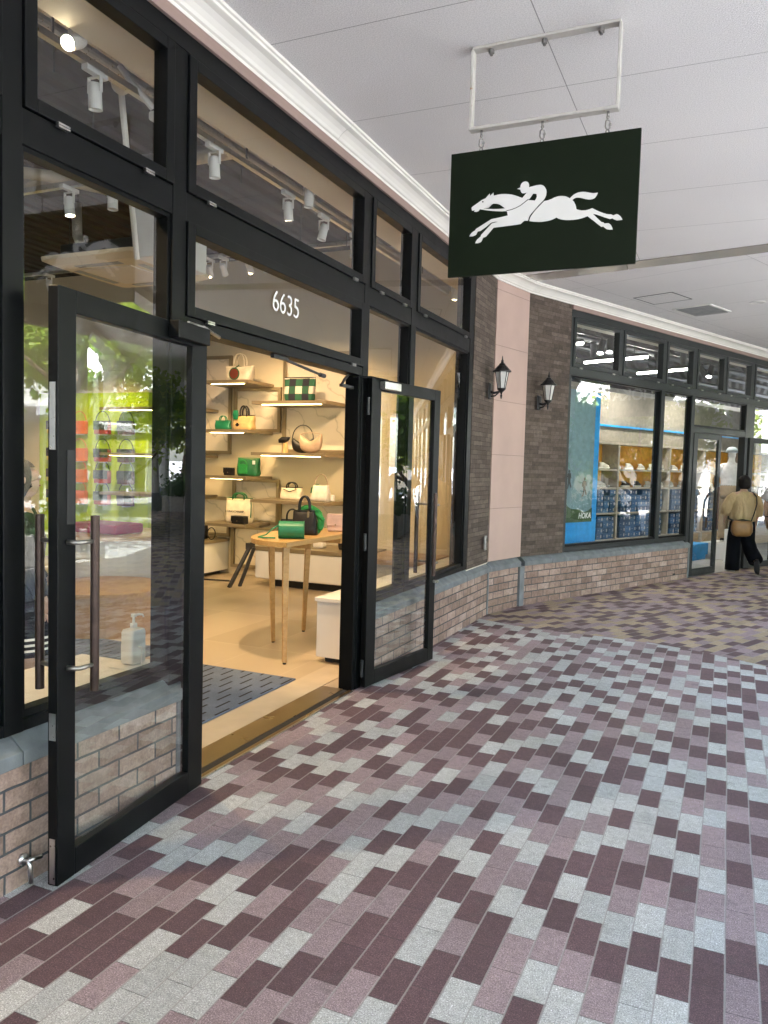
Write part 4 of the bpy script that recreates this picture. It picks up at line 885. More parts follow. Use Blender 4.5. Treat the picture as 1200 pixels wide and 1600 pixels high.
# ---- lime display at the far left, seen through the left door
t = thing('lime_display', 'bright lime green display panel hung with rows of small bags', 'display panel', (-8.75, 9.1, 0))
MB().box(-9.9, -7.75, 9.05, 9.19, 0.02, 2.55).build('panel', 'lime', t, 0.004, W=True)
b = MB()
for z in (1.93, 1.52, 1.20, 0.88):
    for x in (-9.5, -9.0, -8.55, -8.1): b.box(x-0.03, x+0.03, 8.93, 9.05, z-0.014, z-0.002)
b.build('peg_shelf', 'white', t, W=True)
cols_ = [(-9.5, 'yellow_leather', 'yellow and red'), (-9.0, 'orange_leather', 'orange'), (-8.55, 'red_leather', 'dark red'), (-8.1, 'plum_leather', 'plum')]
rows_ = [(1.93, 'top row'), (1.52, 'second row'), (1.20, 'third row'), (0.88, 'bottom row')]
for x, m, cn in cols_:
    first = None
    for z, rn in rows_:
        lb = f'small {cn} flap bag in the {rn} of the lime panel'
        if first is None:
            first = flapbag(lb, (x, 8.98, z), 0.27, 0.08, 0.19, m, 0, 0.17, 'black_leather' if m != 'orange_leather' else m); first['group'] = 'small bags on the lime panel'
        else: dup(first, (x, 8.98, z), 0, lb)
t = thing('round_table', 'round oak display table with a magenta cloth in front of the lime panel', 'table', (-6.3, 6.9, 0))
MB().lathe([(0.62, 0.70), (0.64, 0.71), (0.64, 0.74), (0.62, 0.75), (0.01, 0.751)], 40).build('top', 'oak', t); MB().lathe([(0.52, 0.0), (0.52, 0.70)], 36).build('drum', 'whitem', t)
MB().box(-0.42, 0.25, -0.35, 0.1, 0.752, 0.86).build('cloth', 'magenta', t, 0.02)
t = thing('round_plinth', 'low oak topped drum plinth inside the left window', 'plinth', (-5.3, 5.6, 0))
MB().lathe([(0.55, 0.0), (0.55, 0.36), (0.57, 0.36), (0.57, 0.40), (0.01, 0.401)], 40).build('drum', 'oakd', t)
tag(MB().box(-6.6, -4.2, 3.6, 5.2, 0.003, 0.012).build('floor_rug', 'mat', None, 0.003), 'dark patterned rug on the boutique floor behind the left window', 'rug')

# ---- boutique ceiling services
t = thing('air_duct', 'foil wrapped air duct under the boutique ceiling', 'duct', (-3.75, 3, 4.0))
b = MB(); pts = [(-3.42+0.04*math.sin(y*3), y, 4.0+0.05*math.sin(y*2.2)) for y in [-5+0.25*k for k in range(48)]]; b.tube(pts[:42], [0.13+0.014*math.sin(k*1.9)+0.014*random.random() for k in range(42)], 22); b.build('duct_wrap', 'foil', t, smooth=True, W=True)
b = MB(); 
for y in (1.2, 3.0, 4.8, 6.6): b.cyl((-3.42, y, 4.12), (-3.42, y, 4.35), 0.006, n=6); b.cyl((-3.5, y+0.3, 3.7), (-3.5, y+0.3, 4.35), 0.006, n=6)
b.build('hanger_rod', 'dark_metal', t, W=True)
t = thing('ceiling_pipe', 'silver conduit pipe running along the boutique ceiling', 'pipe', (-3.2, 3, 3.75)); b = MB(); b.cyl((-3.22, -5, 3.74), (-3.22, 9.1, 3.74), 0.035, n=14); b.build('pipe', 'steel', t, W=True)
t = thing('ceiling_pipe', 'pale diagonal brace tube dropping across the first top window', 'pipe', (-3.2, 3.5, 3.7)); b = MB(); b.tube([(-3.3, 3.55, 4.3), (-3.32, 3.62, 3.72), (-3.75, 4.25, 2.95)], 0.019, 10); b.ball((-3.3, 3.6, 3.74), 0.06, 10, 8); b.build('tube', 'white', t, W=True)
t = thing('ceiling_pipe', 'beige insulated pipe bending down near the air conditioner', 'pipe', (-4, 4.7, 3.5)); b = MB(); b.tube([(-6.0, 4.4, 3.95), (-4.9, 4.6, 3.75), (-4.3, 4.75, 3.6), (-4.05, 4.8, 3.5), (-4.02, 4.85, 3.35), (-4.05, 4.95, 3.22), (-4.25, 5.05, 3.2)], 0.045, 12); b.build('pipe', 'cream', t, smooth=True, W=True)
t = thing('ceiling_pipe', 'foil wrapped hose hanging left of the air conditioner', 'pipe', (-4.8, 4.8, 3.5)); b = MB(); b.tube([(-4.85, 4.8, 3.6), (-4.84, 4.8, 3.35), (-4.8, 4.85, 3.2), (-4.6, 5.0, 3.12)], 0.04, 12); b.build('hose', 'foil', t, smooth=True, W=True)
t = thing('air_conditioner', 'square cream ceiling cassette air conditioner behind the left window', 'air conditioner', (-4.5, 5.0, 3.1))
MB().box(-0.36, 0.36, -0.36, 0.36, 0.03, 0.14).build('casing', 'dark_metal', t, 0.01)
MB().loft([(0, 0, -0.03, 0.40, 0.40, .15), (0, 0, 0.0, 0.47, 0.47, .12), (0, 0, 0.028, 0.475, 0.475, .12)], 40).build('grille_frame', 'cream', t)
MB().box(-0.24, 0.24, -0.24, 0.24, -0.04, -0.031).build('grille', 'creamw', t, 0.004)
b = MB()
for s in (-1, 1): b.box(-0.22, 0.22, s*0.32-0.03, s*0.32+0.03, -0.034, -0.026); b.box(s*0.32-0.03, s*0.32+0.03, -0.22, 0.22, -0.034, -0.026)
b.build('air_slot', 'grey_paint', t)
t = thing('duct_box', 'white sheet metal duct box hung beside the air conditioner', 'duct box', (-3.72, 4.55, 3.17)); MB().box(-0.1, 0.1, -0.25, 0.3, -0.2, 0.2).build('casing', 'white', t, 0.008); b = MB(); b.tube([(0.0, -0.1, 0.2), (0.0, -0.1, 1.1)], 0.01, 6); b.build('hanger_rod', 'dark_metal', t)
t = thing('ceiling_sensor', 'white double sensor head on an arm under the track', 'sensor', (-3.0, 3.62, 3.5)); MB().box(-0.045, 0.045, -0.09, 0.09, -0.03, 0.02).build('casing', 'white', t, 0.012); b = MB(); b.tube([(0, -0.1, 0.02), (-0.06, -0.2, 0.12), (-0.1, -0.25, 0.2)], 0.018, 8); b.build('arm', 'white', t)
for y in (-0.04, 0.045): b = MB(); b.cyl((0, y, -0.034), (0, y, -0.0305), 0.014, n=12); b.build('lens', 'dark_metal', t)

for i, (a_, c_, rr, m_, lb_) in enumerate((((-9, 3.2, 3.95), (-3.5, 3.2, 3.95), .05, 'cream', 'beige service pipe crossing high under the boutique ceiling'), ((-9, 5.4, 4.1), (-3.0, 5.4, 4.1), .07, 'foil', 'foil wrapped branch duct crossing the boutique ceiling'), ((-4.6, -4, 4.05), (-4.6, 9.1, 4.05), .035, 'steel', 'thin silver sprinkler pipe deep under the boutique ceiling'), ((-9, 2.4, 4.12), (-3.3, 2.4, 4.12), .09, 'foil', 'wide foil duct behind the first top window'))):
    t = thing('ceiling_pipe', lb_, 'pipe', a_); n_ = 24; b = MB(); b.tube([Vector(a_).lerp(Vector(c_), k/n_) for k in range(n_+1)], [rr*(1+(0.12*random.random() if m_ == 'foil' else 0)) for k in range(n_+1)], 14); b.build('pipe', m_, t, smooth=True, W=True)
def track(label, a, c): 
    t = thing('light_track', label, 'light track', a); b = MB(); d = Vector(c)-Vector(a); L = d.length; w = Vector((-d.y, d.x, 0)).normalized()*0.018; up_ = Vector((0, 0, 0.018))
    b.rings([[Vector(p)+w-up_, Vector(p)+w+up_, Vector(p)-w+up_, Vector(p)-w-up_] for p in (a, c)]); b.build('rail', 'steel', t, W=True)
    b = MB(); n = max(2, int(L/1.5))
    for i in range(n): p = Vector(a)+d*((i+.5)/n); b.cyl(p+up_, (p.x, p.y, 4.35), 0.006, n=6)
    b.build('hanger_rod', 'dark_metal', t, W=True)
track('silver light track parallel to the boutique windows', (-3.05, -4.5, 3.58), (-3.05, 8.6, 3.58))
track('silver light track along the window bulkhead', (-2.79, -4.5, 3.6), (-2.79, 8.6, 3.6))
track('silver light track crossing the shop behind the left window', (-9.5, 4.18, 3.48), (-3.3, 4.18, 3.48))
track('silver light track crossing the shop above the table', (-9.5, 7.0, 3.76), (-3.3, 7.0, 3.76))
def spot_obj(lit):
    t = thing('track_spotlight', 'white cylinder track spotlight', 'spotlight')
    MB().box(-0.025, 0.025, -0.09, 0.09, -0.055, -0.019).build('adapter', 'white', t, 0.006)
    b = MB(); b.box(-0.052, -0.046, -0.012, 0.012, -0.16, -0.07); b.box(0.046, 0.052, -0.012, 0.012, -0.16, -0.07); b.box(-0.052, 0.052, -0.012, 0.012, -0.07, -0.064); b.build('yoke', 'white', t)
    b = MB(); b.lathe([(0.015, 0.06), (0.034, 0.055), (0.04, 0.03), (0.042, -0.09), (0.044, -0.1), (0.038, -0.1), (0.036, -0.085), (0.001, -0.084)], 20); h = b.build('lamp_head', 'white', t); h.location = (0, 0, -0.16)
    b = MB(); b.lathe([(0.035, -0.0845), (0.034, -0.0865), (0.001, -0.087)], 20); l = b.build('lens', 'lens' if lit else 'frost', t); l.location = (0, 0, -0.16)
    return t
def aim(t, az, tilt):
    for ch in t.children:
        if ch.name.startswith(('lamp_head', 'lens')): ch.rotation_euler = (R(tilt), 0, R(az))
SG = 'white spotlights on the boutique ceiling tracks'
lit0 = spot_obj(True); dark0 = spot_obj(False)
def lamp(t, tgt, power, size=70, colr=(1.0, 0.68, 0.36)):
    l = bpy.data.lights.new('spot_lamp', 'SPOT'); o = bpy.data.objects.new('spot_lamp', l); col.objects.link(o); o.parent = t
    l.energy = power; l.spot_size = R(size); l.spot_blend = 0.6; l.color = colr; l.shadow_soft_size = 0.04
    p = Vector((0, 0, -0.26)); o.location = p; wd = Vector(tgt)-(t.location+p)
    o.rotation_euler = (Matrix.Rotation(-t.rotation_euler.z, 4, 'Z') @ wd.to_track_quat('-Z', 'Y').to_matrix().to_4x4()).to_euler()
used = [0, 0]
def put(loc, lit, tgt, power=0, where='', size=70):
    src = lit0 if lit else dark0
    lb = ('lit' if lit else 'unlit') + ' white track spotlight ' + where
    if not used[lit]: t = src; t.location = loc; t['label'] = lb; t['group'] = SG; used[lit] = 1
    else: t = dup(src, loc, 0, lb, SG)
    t.scale = (.82, .82, .82)
    d = Vector(tgt)-(Vector(loc)+Vector((0, 0, -0.16))); q = d.to_track_quat('-Z', 'Y').to_euler()
    for ch in t.children:
        if ch.name.startswith(('lamp_head', 'lens')): ch.rotation_euler = q
    t['power'] = power; lamps.append((t, tgt, power, size)) if power else None
    return t
lamps = []
K = 0.19
put((-2.79, 2.76, 3.6), True, (-2.3, 0.5, 2.0), 6*K, 'facing out through the first top window')
put((-3.05, 3.14, 3.58), False, (-3.2, 3.5, 0), 0, 'left of the brace tube in the first top window')
put((-3.05, 4.15, 3.58), False, (-3.0, 4.4, 0), 0, 'beside the white sensor head')
put((-3.05, 5.05, 3.58), True, (-3.25, 5.75, 0.9), 200*K, 'in the middle of the long top window', 60)
put((-2.79, 4.9, 3.6), False, (-2.85, 5.0, 0), 0, 'highest in the long top window')
put((-3.05, 5.6, 3.58), False, (-3.6, 5.0, 0), 0, 'right of centre in the long top window')
put((-3.05, 6.17, 3.58), True, (-4.9, 8.9, 1.3), 190*K, 'at the right end of the long top window', 62)
put((-2.79, 6.75, 3.6), True, (-3.2, 6.6, 0.5), 50*K, 'in the narrow top window')
for i, (x, where) in enumerate(((-5.32, 'first of the row above the number'), (-5.19, 'second of the row above the number'), (-5.01, 'third of the row above the number'), (-4.69, 'fourth of the row above the number'), (-4.49, 'last of the row above the number'))):
    put((x, 7.0, 3.76), i in (1, 3), [(-6.3, 9, 1.5), (-6.1, 9.1, 1.6), (-5.5, 9.1, 1.5), (-5.0, 9.1, 1.7), (-5, 9.1, 1)][i], [0, 120, 0, 120, 0][i]*K, where, 66)
put((-4.29, 4.18, 3.48), True, (-4.0, 4.3, 0), 150*K, 'left one of the pair behind the left window', 95)
put((-3.9, 4.18, 3.48), False, (-3.7, 4.0, 0), 0, 'right one of the pair behind the left window')
put((-7.5, 7.0, 3.76), True, (-8.7, 9.1, 1.1), 330*K, 'deep in the shop facing the lime panel', 58)
put((-6.3, 4.18, 3.48), True, (-6.0, 6.5, 0.5), 130*K, 'deep in the shop facing the round table', 90)
put((-3.05, 1.3, 3.58), True, (-2.75, 2.7, 0.6), 150*K, 'left of the first mullion', 90)
put((-2.79, 8.1, 3.6), True, (-3.4, 9.1, 1.2), 34*K, 'in the last top window by the end wall', 100)
for a in lamps: lamp(*a)

# ================================================================ SPORTS SHOP INTERIOR (local X along the facade, local Y into the shop)
def at_z(px, py, z):
    v = fwd + r2*((px-600)/1220) + d2*((py-800)/1220); k = (z-1.6)/v.z; return Vector((v.x*k, v.y*k, z))
def l2(p): q = p-B2; return q.dot(W2), -q.dot(N2)
struct(sheet('shop_floor', [tuple(F2(s, d)[:2]) for s, d in ((0.6, 0.02), (26, 0.02), (26, 8), (0.6, 8))], 0.003, 'floor2'))
struct(sheet('shop_ceiling', [tuple(F2(s, d)[:2]) for s, d in ((0.6, 0.13), (26, 0.13), (26, 8), (0.6, 8))], 4.2, 'deck'))
def wall2(x0, x1, y0, y1, z0, z1, m, label):
    t = thing('shop_wall', label, 'wall', B2, ROT2); MB().box(x0, x1, y0, y1, z0, z1).build('wall_face', m, t); return t
wall2(0.55, 0.65, 0.21, 7.9, 0, 4.19, 'creamw', 'white left side wall of the sports shop')
wall2(0.65, 26, 7.9, 8.0, 0, 4.19, 'creamw', 'white rear wall of the sports shop')
wall2(0.9, 26, 0.16, 0.42, 3.46, 4.19, 'creamw', 'pale bulkhead above the sports shop windows')
t = wall2(3.3, 12.0, 2.16, 2.26, 0, 3.0, 'partition', 'cream partition behind the sports shop shelves')
t = thing('shoe_shelving', 'white shoe wall with orange back panel and long shelves of shoes and boxes', 'shelving', B2, ROT2)
MB().box(3.3, 12.0, 2.12, 2.155, 1.30, 2.05).build('back_panel', 'orange_back', t)
for z in (0.40, 0.86, 1.30, 1.62): MB().box(3.3, 12.0, 1.80, 2.118, z-0.03, z).build('shelf', 'shelf_white', t)
for x in (3.3, 5.02, 6.86, 8.3, 10.1, 11.95): MB().box(x, x+0.05, 1.79, 2.119, 0.02, 2.05).build('upright', 'shelf_white', t)
MB().box(3.36, 11.9, 1.84, 2.118, 0.003, 0.365).build('base_cabinet', 'oakd', t)
MB().box(3.3, 12.0, 2.10, 2.155, 2.38, 2.41).build('header_board', 'poster_blue', t)
MB().box(3.3, 12.0, 1.82, 2.15, 2.05, 2.09).build('top_board', 'shelf_white', t)
bx = thing('shoe_box', 'small blue shoe box with a pale tag stacked on the shoe wall', 'shoe box', F2(3.5, 1.82, 0.401), ROT2, 'blue shoe boxes on the shoe wall')
MB().box(-0.088, 0.088, 0, 0.28, 0.0, 0.098).build('box', 'box_blue', bx)
MB().box(0.035, 0.075, -0.002, -0.0005, 0.025, 0.075).box(-0.06, -0.025, -0.002, -0.0005, 0.05, 0.058).build('tag', 'box_tag', bx)
first = True
for z in (0.401, 0.861):
    for i in range(34):
        s = 4.55+i*0.185
        if any(abs(s-x-0.025) < 0.12 for x in (5.02, 6.86, 8.3, 10.1)) or s > 10.0: continue
        for k in range(4):
            if random.random() < 0.06 and k == 3: break
            p = F2(s+random.uniform(-.004, .004), 1.805+random.uniform(0, .02), z+k*0.1)
            if first: bx.location = p; first = False
            else: dup(bx, p, ROT2)
def shoe(name, label, m, sm):
    t = thing(name, label, 'shoe', (0, 0, 0), ROT2, 'running shoes on the orange shelves')
    b = MB(); b.loft([(0, 0, 0.0, 0.13, 0.04, .8), (0.0, 0, 0.02, 0.145, 0.048, .8), (0.005, 0, 0.032, 0.14, 0.045, .8)], 20); b.build('sole', sm, t, smooth=True)
    b = MB(); b.loft([(0, 0, 0.03, 0.135, 0.042, .8), (0.01, 0, 0.06, 0.115, 0.038, .9), (-0.03, 0, 0.085, 0.08, 0.034), (-0.06, 0, 0.11, 0.055, 0.03)], 20); b.build('upper', m, t, smooth=True); return t
sh = [shoe('running_shoe', 'white running shoe on an orange backed shelf', 'shoe_white', 'white'), shoe('running_shoe', 'black running shoe on an orange backed shelf', 'shoe_dark', 'white')]
us = [0, 0]
for z in (1.301, 1.621):
    for i in range(16):
        s = 4.3+i*0.42+(0.1 if z > 1.5 else 0); k = 1 if i in (3, 4) and z < 1.5 else 0
        p = F2(s, 1.95, z)
        if us[k] == 0: sh[k].location = p; us[k] = 1
        else: dup(sh[k], p, ROT2+R(random.uniform(-15, 15)))
# poster wall at the left of the window
t = thing('poster_panel', 'bright blue display panel with a landscape poster of two runners', 'poster panel', B2, ROT2)
MB().box(0.95, 2.34, 0.50, 0.60, 0.59, 2.66).build('panel', 'poster_blue', t, 0.004)
MB().box(0.95, 2.2, 0.488, 0.499, 0.88, 2.655).build('poster', 'poster_sky', t)
b = MB(); hp = [(0.95, 0.881)]+[(0.95+k*0.0833, 1.27+0.06*math.sin(k*.45)+0.02*math.sin(k*1.3)-0.016*k) for k in range(16)]+[(2.2, 0.881)]
b.prism([(x, z) for x, z in hp], 0.482, 0.487, lambda a, c, h: (a, h, c)); b.build('hillside', 'poster_green', t)
for x, z in ((1.62, 1.42), (1.99, 1.32)):
    b = MB(); f_ = lambda a, c, h: (a, h, c)
    b.prism([(x+0.018*math.cos(k*.7), z+0.15+0.022*math.sin(k*.7)) for k in range(9)], 0.478, 0.481, f_)
    b.prism([(x-.03, z+.125), (x+.035, z+.125), (x+.05, z+.06), (x+.04, z+.05), (x+.025, z+.09), (x+.022, z+.02), (x+.06, z-.06), (x+.04, z-.07), (x, z-.0), (x-.02, z-.08), (x-.06, z-.1), (x-.06, z-.085), (x-.035, z-.06), (x-.022, z+.02), (x-.025, z+.08), (x-.05, z+.04), (x-.062, z+.05)], 0.478, 0.481, f_)
    b.build('runner', 'dark_metal', t)
text_mesh('lettering', 'HOKA', 0.105, 0.001, 'emblem', t, Matrix.Translation((2.02, 0.48, 0.965)) @ UP, shear=0.2, off=0.003)
t = thing('window_ledge', 'white display ledge inside the sports shop window', 'ledge', B2, ROT2)
MB().box(0.92, 4.02, 0.13, 0.49, 0.02, 0.60).build('body', 'white', t, 0.004)
t = thing('display_bench', 'blue low display box in front of the shoe wall', 'display box', F2(6.2, 1.2), ROT2); MB().box(-0.75, 0.75, -0.2, 0.2, 0.09, 0.3).box(-0.7, 0.7, -0.18, 0.18, 0.003, 0.09).build('box', 'poster_blue', t, 0.005)
# ceiling lights
def tube_light(a, c, label):
    t = thing('tube_light', label, 'tube light', (a+c)/2); b = MB(); b.cyl(a, c, 0.02, n=12); b.build('diffuser', 'tube_w', t, W=True)
    b = MB(); u = Vector((0, 0, 0.045)); b.cyl(a+u, c+u, 0.03, n=8)
    for k in (0.2, 0.8): p = a.lerp(c, k)+u; b.cyl(p, (p.x, p.y, 4.2), 0.006, n=6)
    b.build('housing', 'dark_metal', t, W=True)
cc = lambda x, y: (860+x/3.53, 440+y/3.53)
tube_light(at_z(*cc(190, 447), 3.55), at_z(*cc(535, 416), 3.55), 'white tube light crossing the first two top windows of the sports shop')
tube_light(at_z(*cc(480, 507), 3.55), at_z(*cc(785, 481), 3.55), 'white tube light crossing the second and third top windows of the sports shop')
tube_light(at_z(*cc(60, 352), 3.55), at_z(*cc(180, 341), 3.55), 'white tube light at the left of the first top window of the sports shop')
b = MB()
t = thing('ceiling_pipe', 'grey service pipes under the sports shop ceiling', 'pipes', F2(5, 3, 3.9), ROT2)
for d, z in ((1.6, 3.95), (2.2, 3.85), (3.0, 3.9), (4.2, 3.95), (5.4, 3.9)): b = MB(); b.cyl((-4.2, d-3, z-3.9), (15, d-3, z-3.9), 0.05, n=10); b.build('pipe', 'dark_metal', t)
tk = thing('light_track', 'black light track under the sports shop ceiling', 'light track', F2(5, 1.2, 3.62), ROT2)
b = MB(); b.box(-4, 8, -0.018, 0.018, 0, 0.03); b.build('rail', 'dark_metal', tk)
b = MB()
for x in (-3, 0, 3, 6): b.cyl((x, 0, 0.03), (x, 0, 0.58), 0.006, n=6)
b.build('hanger_rod', 'dark_metal', tk)
def bspot():
    t = thing('track_spotlight', 'black track spotlight in the sports shop', 'spotlight', (0, 0, 0), 0, 'black spotlights in the sports shop')
    b = MB(); b.cyl((0, 0, 0), (0, 0, -0.07), 0.012, n=8); b.build('stem', 'dark_metal', t); b = MB(); b.cyl((0, -0.05, -0.04), (0, 0.06, -0.24), 0.05, n=16); b.build('lamp_head', 'dark_metal', t)
    b = MB(); b.cyl((0, 0.0602, -0.2404), (0, 0.0605, -0.241), 0.042, n=16); b.build('lens', 'tube_w', t); return t
s0 = bspot(); n_ = 0
for x, y in ((240, 325), (285, 312), (330, 305), (600, 385), (735, 370), (840, 455), (885, 455), (940, 445), (1080, 440)):
    q = at_z(*cc(x, y), 3.62)
    if n_ == 0: s0.location = q
    else: dup(s0, q, random.uniform(0, 6))
    n_ += 1

for s_, d_, tg in ((5.2, 1.2, (5.6, 2.1, 1.3)), (7.6, 1.2, (7.6, 2.1, 1.3)), (3.6, 1.0, (1.9, .55, 1.5))):  # three extra spotlights, added to brighten the shop interior
    t = bspot(); t.location = F2(s_, d_, 3.62); t['label'] = 'lit black track spotlight added to brighten the sports shop interior'; t['group'] = 'black spotlights in the sports shop'
    l = bpy.data.lights.new('spot_lamp', 'SPOT'); o = bpy.data.objects.new('spot_lamp', l); col.objects.link(o); o.parent = t
    l.energy = 20; l.spot_size = R(120); l.spot_blend = .8; l.color = (1, .93, .82); l.shadow_soft_size = .05; o.location = (0, 0, -.3)
    o.rotation_euler = (F2(tg[0], tg[1], tg[2])-F2(s_, d_, 3.32)).to_track_quat('-Z', 'Y').to_euler()

# ================================================================ PEOPLE
def skin_body(name, V, E, parent, m, levels=2):
    """V: list of (x,y,z,rx,ry); vertex 0 is the pelvis root"""
    me = bpy.data.meshes.new(name); me.from_pydata([v[:3] for v in V], E, []); o = bpy.data.objects.new(name, me); col.objects.link(o)
    md = o.modifiers.new('skin', 'SKIN'); md.use_smooth_shade = True
    for i, v in enumerate(V):
        d = me.skin_vertices[0].data[i]; d.radius = (v[3], v[4] if len(v) > 4 else v[3]); d.use_root = (i == 0)
    o.modifiers.new('sub', 'SUBSURF').levels = levels; o.modifiers['sub'].render_levels = levels
    bpy.context.view_layer.update()
    m2 = bpy.data.meshes.new_from_object(o.evaluated_get(bpy.context.evaluated_depsgraph_get()))
    bpy.data.objects.remove(o); m2.materials.clear(); m2.materials.append(MT[m]); m2.name = name
    for p in m2.polygons: p.use_smooth = True
    ob = bpy.data.objects.new(name, m2); col.objects.link(ob); ob.parent = parent; return ob
def body(parent, m, H, armL, armR, legL, legR, name='body', head_turn=0.0, wide=1.0):
    k = H/1.56; V = []; E = []
    def add(p, r, par=None, ry=None):
        V.append((p[0]*k, p[1]*k, p[2]*k, r*k, (ry or r)*k)); 
        if par is not None: E.append((par, len(V)-1))
        return len(V)-1
    pel = add((0, 0, .86), .115*wide, None, .095); wa = add((0, 0, .98), .10*wide, pel, .085); chs = add((0, .005, 1.14), .125*wide, wa, .095)
    uc = add((0, -.005, 1.255), .10*wide, chs, .07); nb = add((0, -.005, 1.315), .05, uc); nk = add((0, .008, 1.365), .045, nb)
    ht = head_turn; fx, fy = math.sin(ht), math.cos(ht)
    jw = add((fx*.03, .012+fy*.03, 1.405), .055, nk, .06); md = add((fx*.01, .01+fy*.01, 1.465), .078, jw, .085); tp = add((0, .0, 1.515), .06, md, .07)
    no = add((fx*.098, .01+fy*.098, 1.452), .011, md)
    ch_ = add((fx*.075, .012+fy*.075, 1.395), .022, jw)
    for sgn, A, L in ((-1, armL, legL), (1, armR, legR)):
        sh_ = add((sgn*.15*wide, -.005, 1.262), .052, uc); el = add(A[0], .04, sh_); wr = add(A[1], .027, el, .022); pm = add(A[2], .034, wr, .018)
        d = Vector(A[2])-Vector(A[1]); d.normalize(); side = Vector((0, 1, 0)) if abs(d.y) < 0.8 else Vector((0, 0, 1))
        for q, ln in ((-.026, .058), (-.009, .068), (.009, .064), (.026, .05)):
            b0 = Vector(A[2])+d*.03+side*q; b1 = b0+d*ln*.55; b2 = b0+d*ln+Vector((-sgn*.012, 0, 0))
            i = add(b0, .0085, pm); i = add(b1, .008, i); add(b2, .0065, i)
        b0 = Vector(A[2])+side*.036+d*.0; i = add(b0, .009, pm); add(b0+side*.018+d*.035, .0075, i)
        hp_ = add((sgn*.088*wide, 0, .80), .088, pel); kn = add(L[0], .056, hp_); an = add(L[1], .038, kn); hl = add(L[2], .034, an, .03); add(L[3], .034, hl, .022)
    o = skin_body(name, V, E, parent, m)
    return k
def stand(sgn, dy=0.0, lift=0.0, x=.09):
    return [(sgn*x, .015+dy*.5, .45), (sgn*x, -.01+dy, .09), (sgn*x, .0+dy, .045), (sgn*x, .13+dy, .032)]
def face(t, k, ht, m='hair'):
    fx, fy = math.sin(ht), math.cos(ht); sx, sy = fy, -fx
    for s in (-1, 1):
        MB().ball((k*(fx*.079+sx*s*.032), k*(.012+fy*.079+sy*s*.032), k*1.468), 0.011*k, 10, 6).build('eye', 'white', t, smooth=True)
    b = MB(); b.tube([(k*(fx*.083+sx*q), k*(.012+fy*.083+sy*q), k*1.418) for q in (-.022, 0, .022)], 0.005*k, 6); b.build('mouth', 'red_leather', t, smooth=True)
    for s in (-1, 1): MB().ball((k*sx*s*.083, k*(.0+sy*s*.083), k*1.455), (0.012*k, 0.02*k, 0.03*k), 8, 6).build('ear', 'skin', t, smooth=True)

# woman walking into the sports shop, seen from behind
wp = thing('person', 'person with dark bob, beige blouse and wide black trousers stepping into the sports shop', 'person', (0.24, 13.9, 0.0), R(22))
legL = [(-.10, .05, .45), (-.10, .06, .09), (-.10, .06, .045), (-.10, .20, .032)]
legR = [(.10, -.02, .45), (.11, -.30, .24), (.11, -.35, .20), (.11, -.38, .08)]
aL = [(-.24, .02, 1.03), (-.22, .16, .88), (-.20, .22, .84)]; aR = [(.24, .0, 1.03), (.25, .06, .82), (.25, .09, .75)]
HT = R(48)
k = body(wp, 'skin', 1.56, aL, aR, legL, legR, head_turn=HT)
face(wp, k, HT)
b = MB(); b.ball((0.0, -0.012, 1.475), (.098, .104, .105), 22, 14); b.loft([(0, -.03, 1.355, .07, .05), (0, -.025, 1.385, .092, .08), (0, -.015, 1.43, .101, .094), (0, -.012, 1.475, .099, .1)], 22)
fv = Vector((math.sin(HT), math.cos(HT), 0))
dead = [v for v in b.bm.verts if (v.co-Vector((0, 0, v.co.z))).dot(fv) > 0.056 and v.co.z < 1.52]; bmesh.ops.delete(b.bm, geom=dead, context='VERTS')
for v in b.bm.verts: v.co += Vector((math.sin(v.co.z*90+v.co.x*60), math.cos(v.co.x*80), 0))*0.004
b.build('hair', 'hair', wp, smooth=True)
b = MB()
rs = []
for z, rx, ry, cyy in ((.82, .165, .135, .0), (.85, .19, .155, .0), (.92, .195, .16, -.01), (1.02, .185, .15, -.015), (1.12, .185, .14, -.01), (1.2, .18, .125, -.008), (1.265, .155, .095, -.005), (1.305, .085, .07, -.003), (1.318, .058, .058, 0)):
    n = 40; fold = 0.016*max(0, min(1, (1.25-z)/.3))
    rs.append([((rx+fold*math.sin(7*a+z*6)+fold*.6*math.sin(13*a-z*9))*math.cos(a), cyy+(ry+fold*math.sin(9*a+z*4))*math.sin(a), z+0.008*math.sin(5*a)) for a in [2*math.pi*i/n for i in range(n)]])
b.rings(rs, caps=False)
for A, s in ((aL, -1), (aR, 1)):
    e = Vector(A[0]); w_ = Vector(A[1]); b.tube([(s*.13, -.005, 1.25), (s*.2, -.005, 1.19), tuple(e+Vector((s*.005, 0, .04))), tuple(e.lerp(w_, .45)), tuple(e.lerp(w_, .5))], [.066, .08, .085, .085, .07], 18)
b.build('blouse', 'beige_cotton', wp, smooth=True)
def trousers(t, m, LL, LR, r0=.125, r1=.115, r2=.125, hem=.06, top=.98):
    b = MB()
    b.loft([(0, 0, .74, .19, .14), (0, 0, .80, .19, .14), (0, 0, .9, .165, .125), (0, 0, top, .14, .11)], 24)
    for L, s in ((LL, -1), (LR, 1)):
        an = Vector(L[1]); kn = Vector(L[0]); dn = (an-kn).normalized(); end = an+dn*(an.z-hem if dn.z < -.9 else .02)
        b.tube([(s*.088, 0, .84), (s*.093, .0, .7), tuple(kn+Vector((0, 0, .06))), tuple(kn.lerp(an, .35)), tuple(kn.lerp(an, .8)), tuple(end)], [r0*.9, r0, r1, r1*1.03, r2, r2], 18)
    return b.build('trousers', m, t, smooth=True)
trousers(wp, 'navy_black', legL, legR, .115, .105, .11, .03)
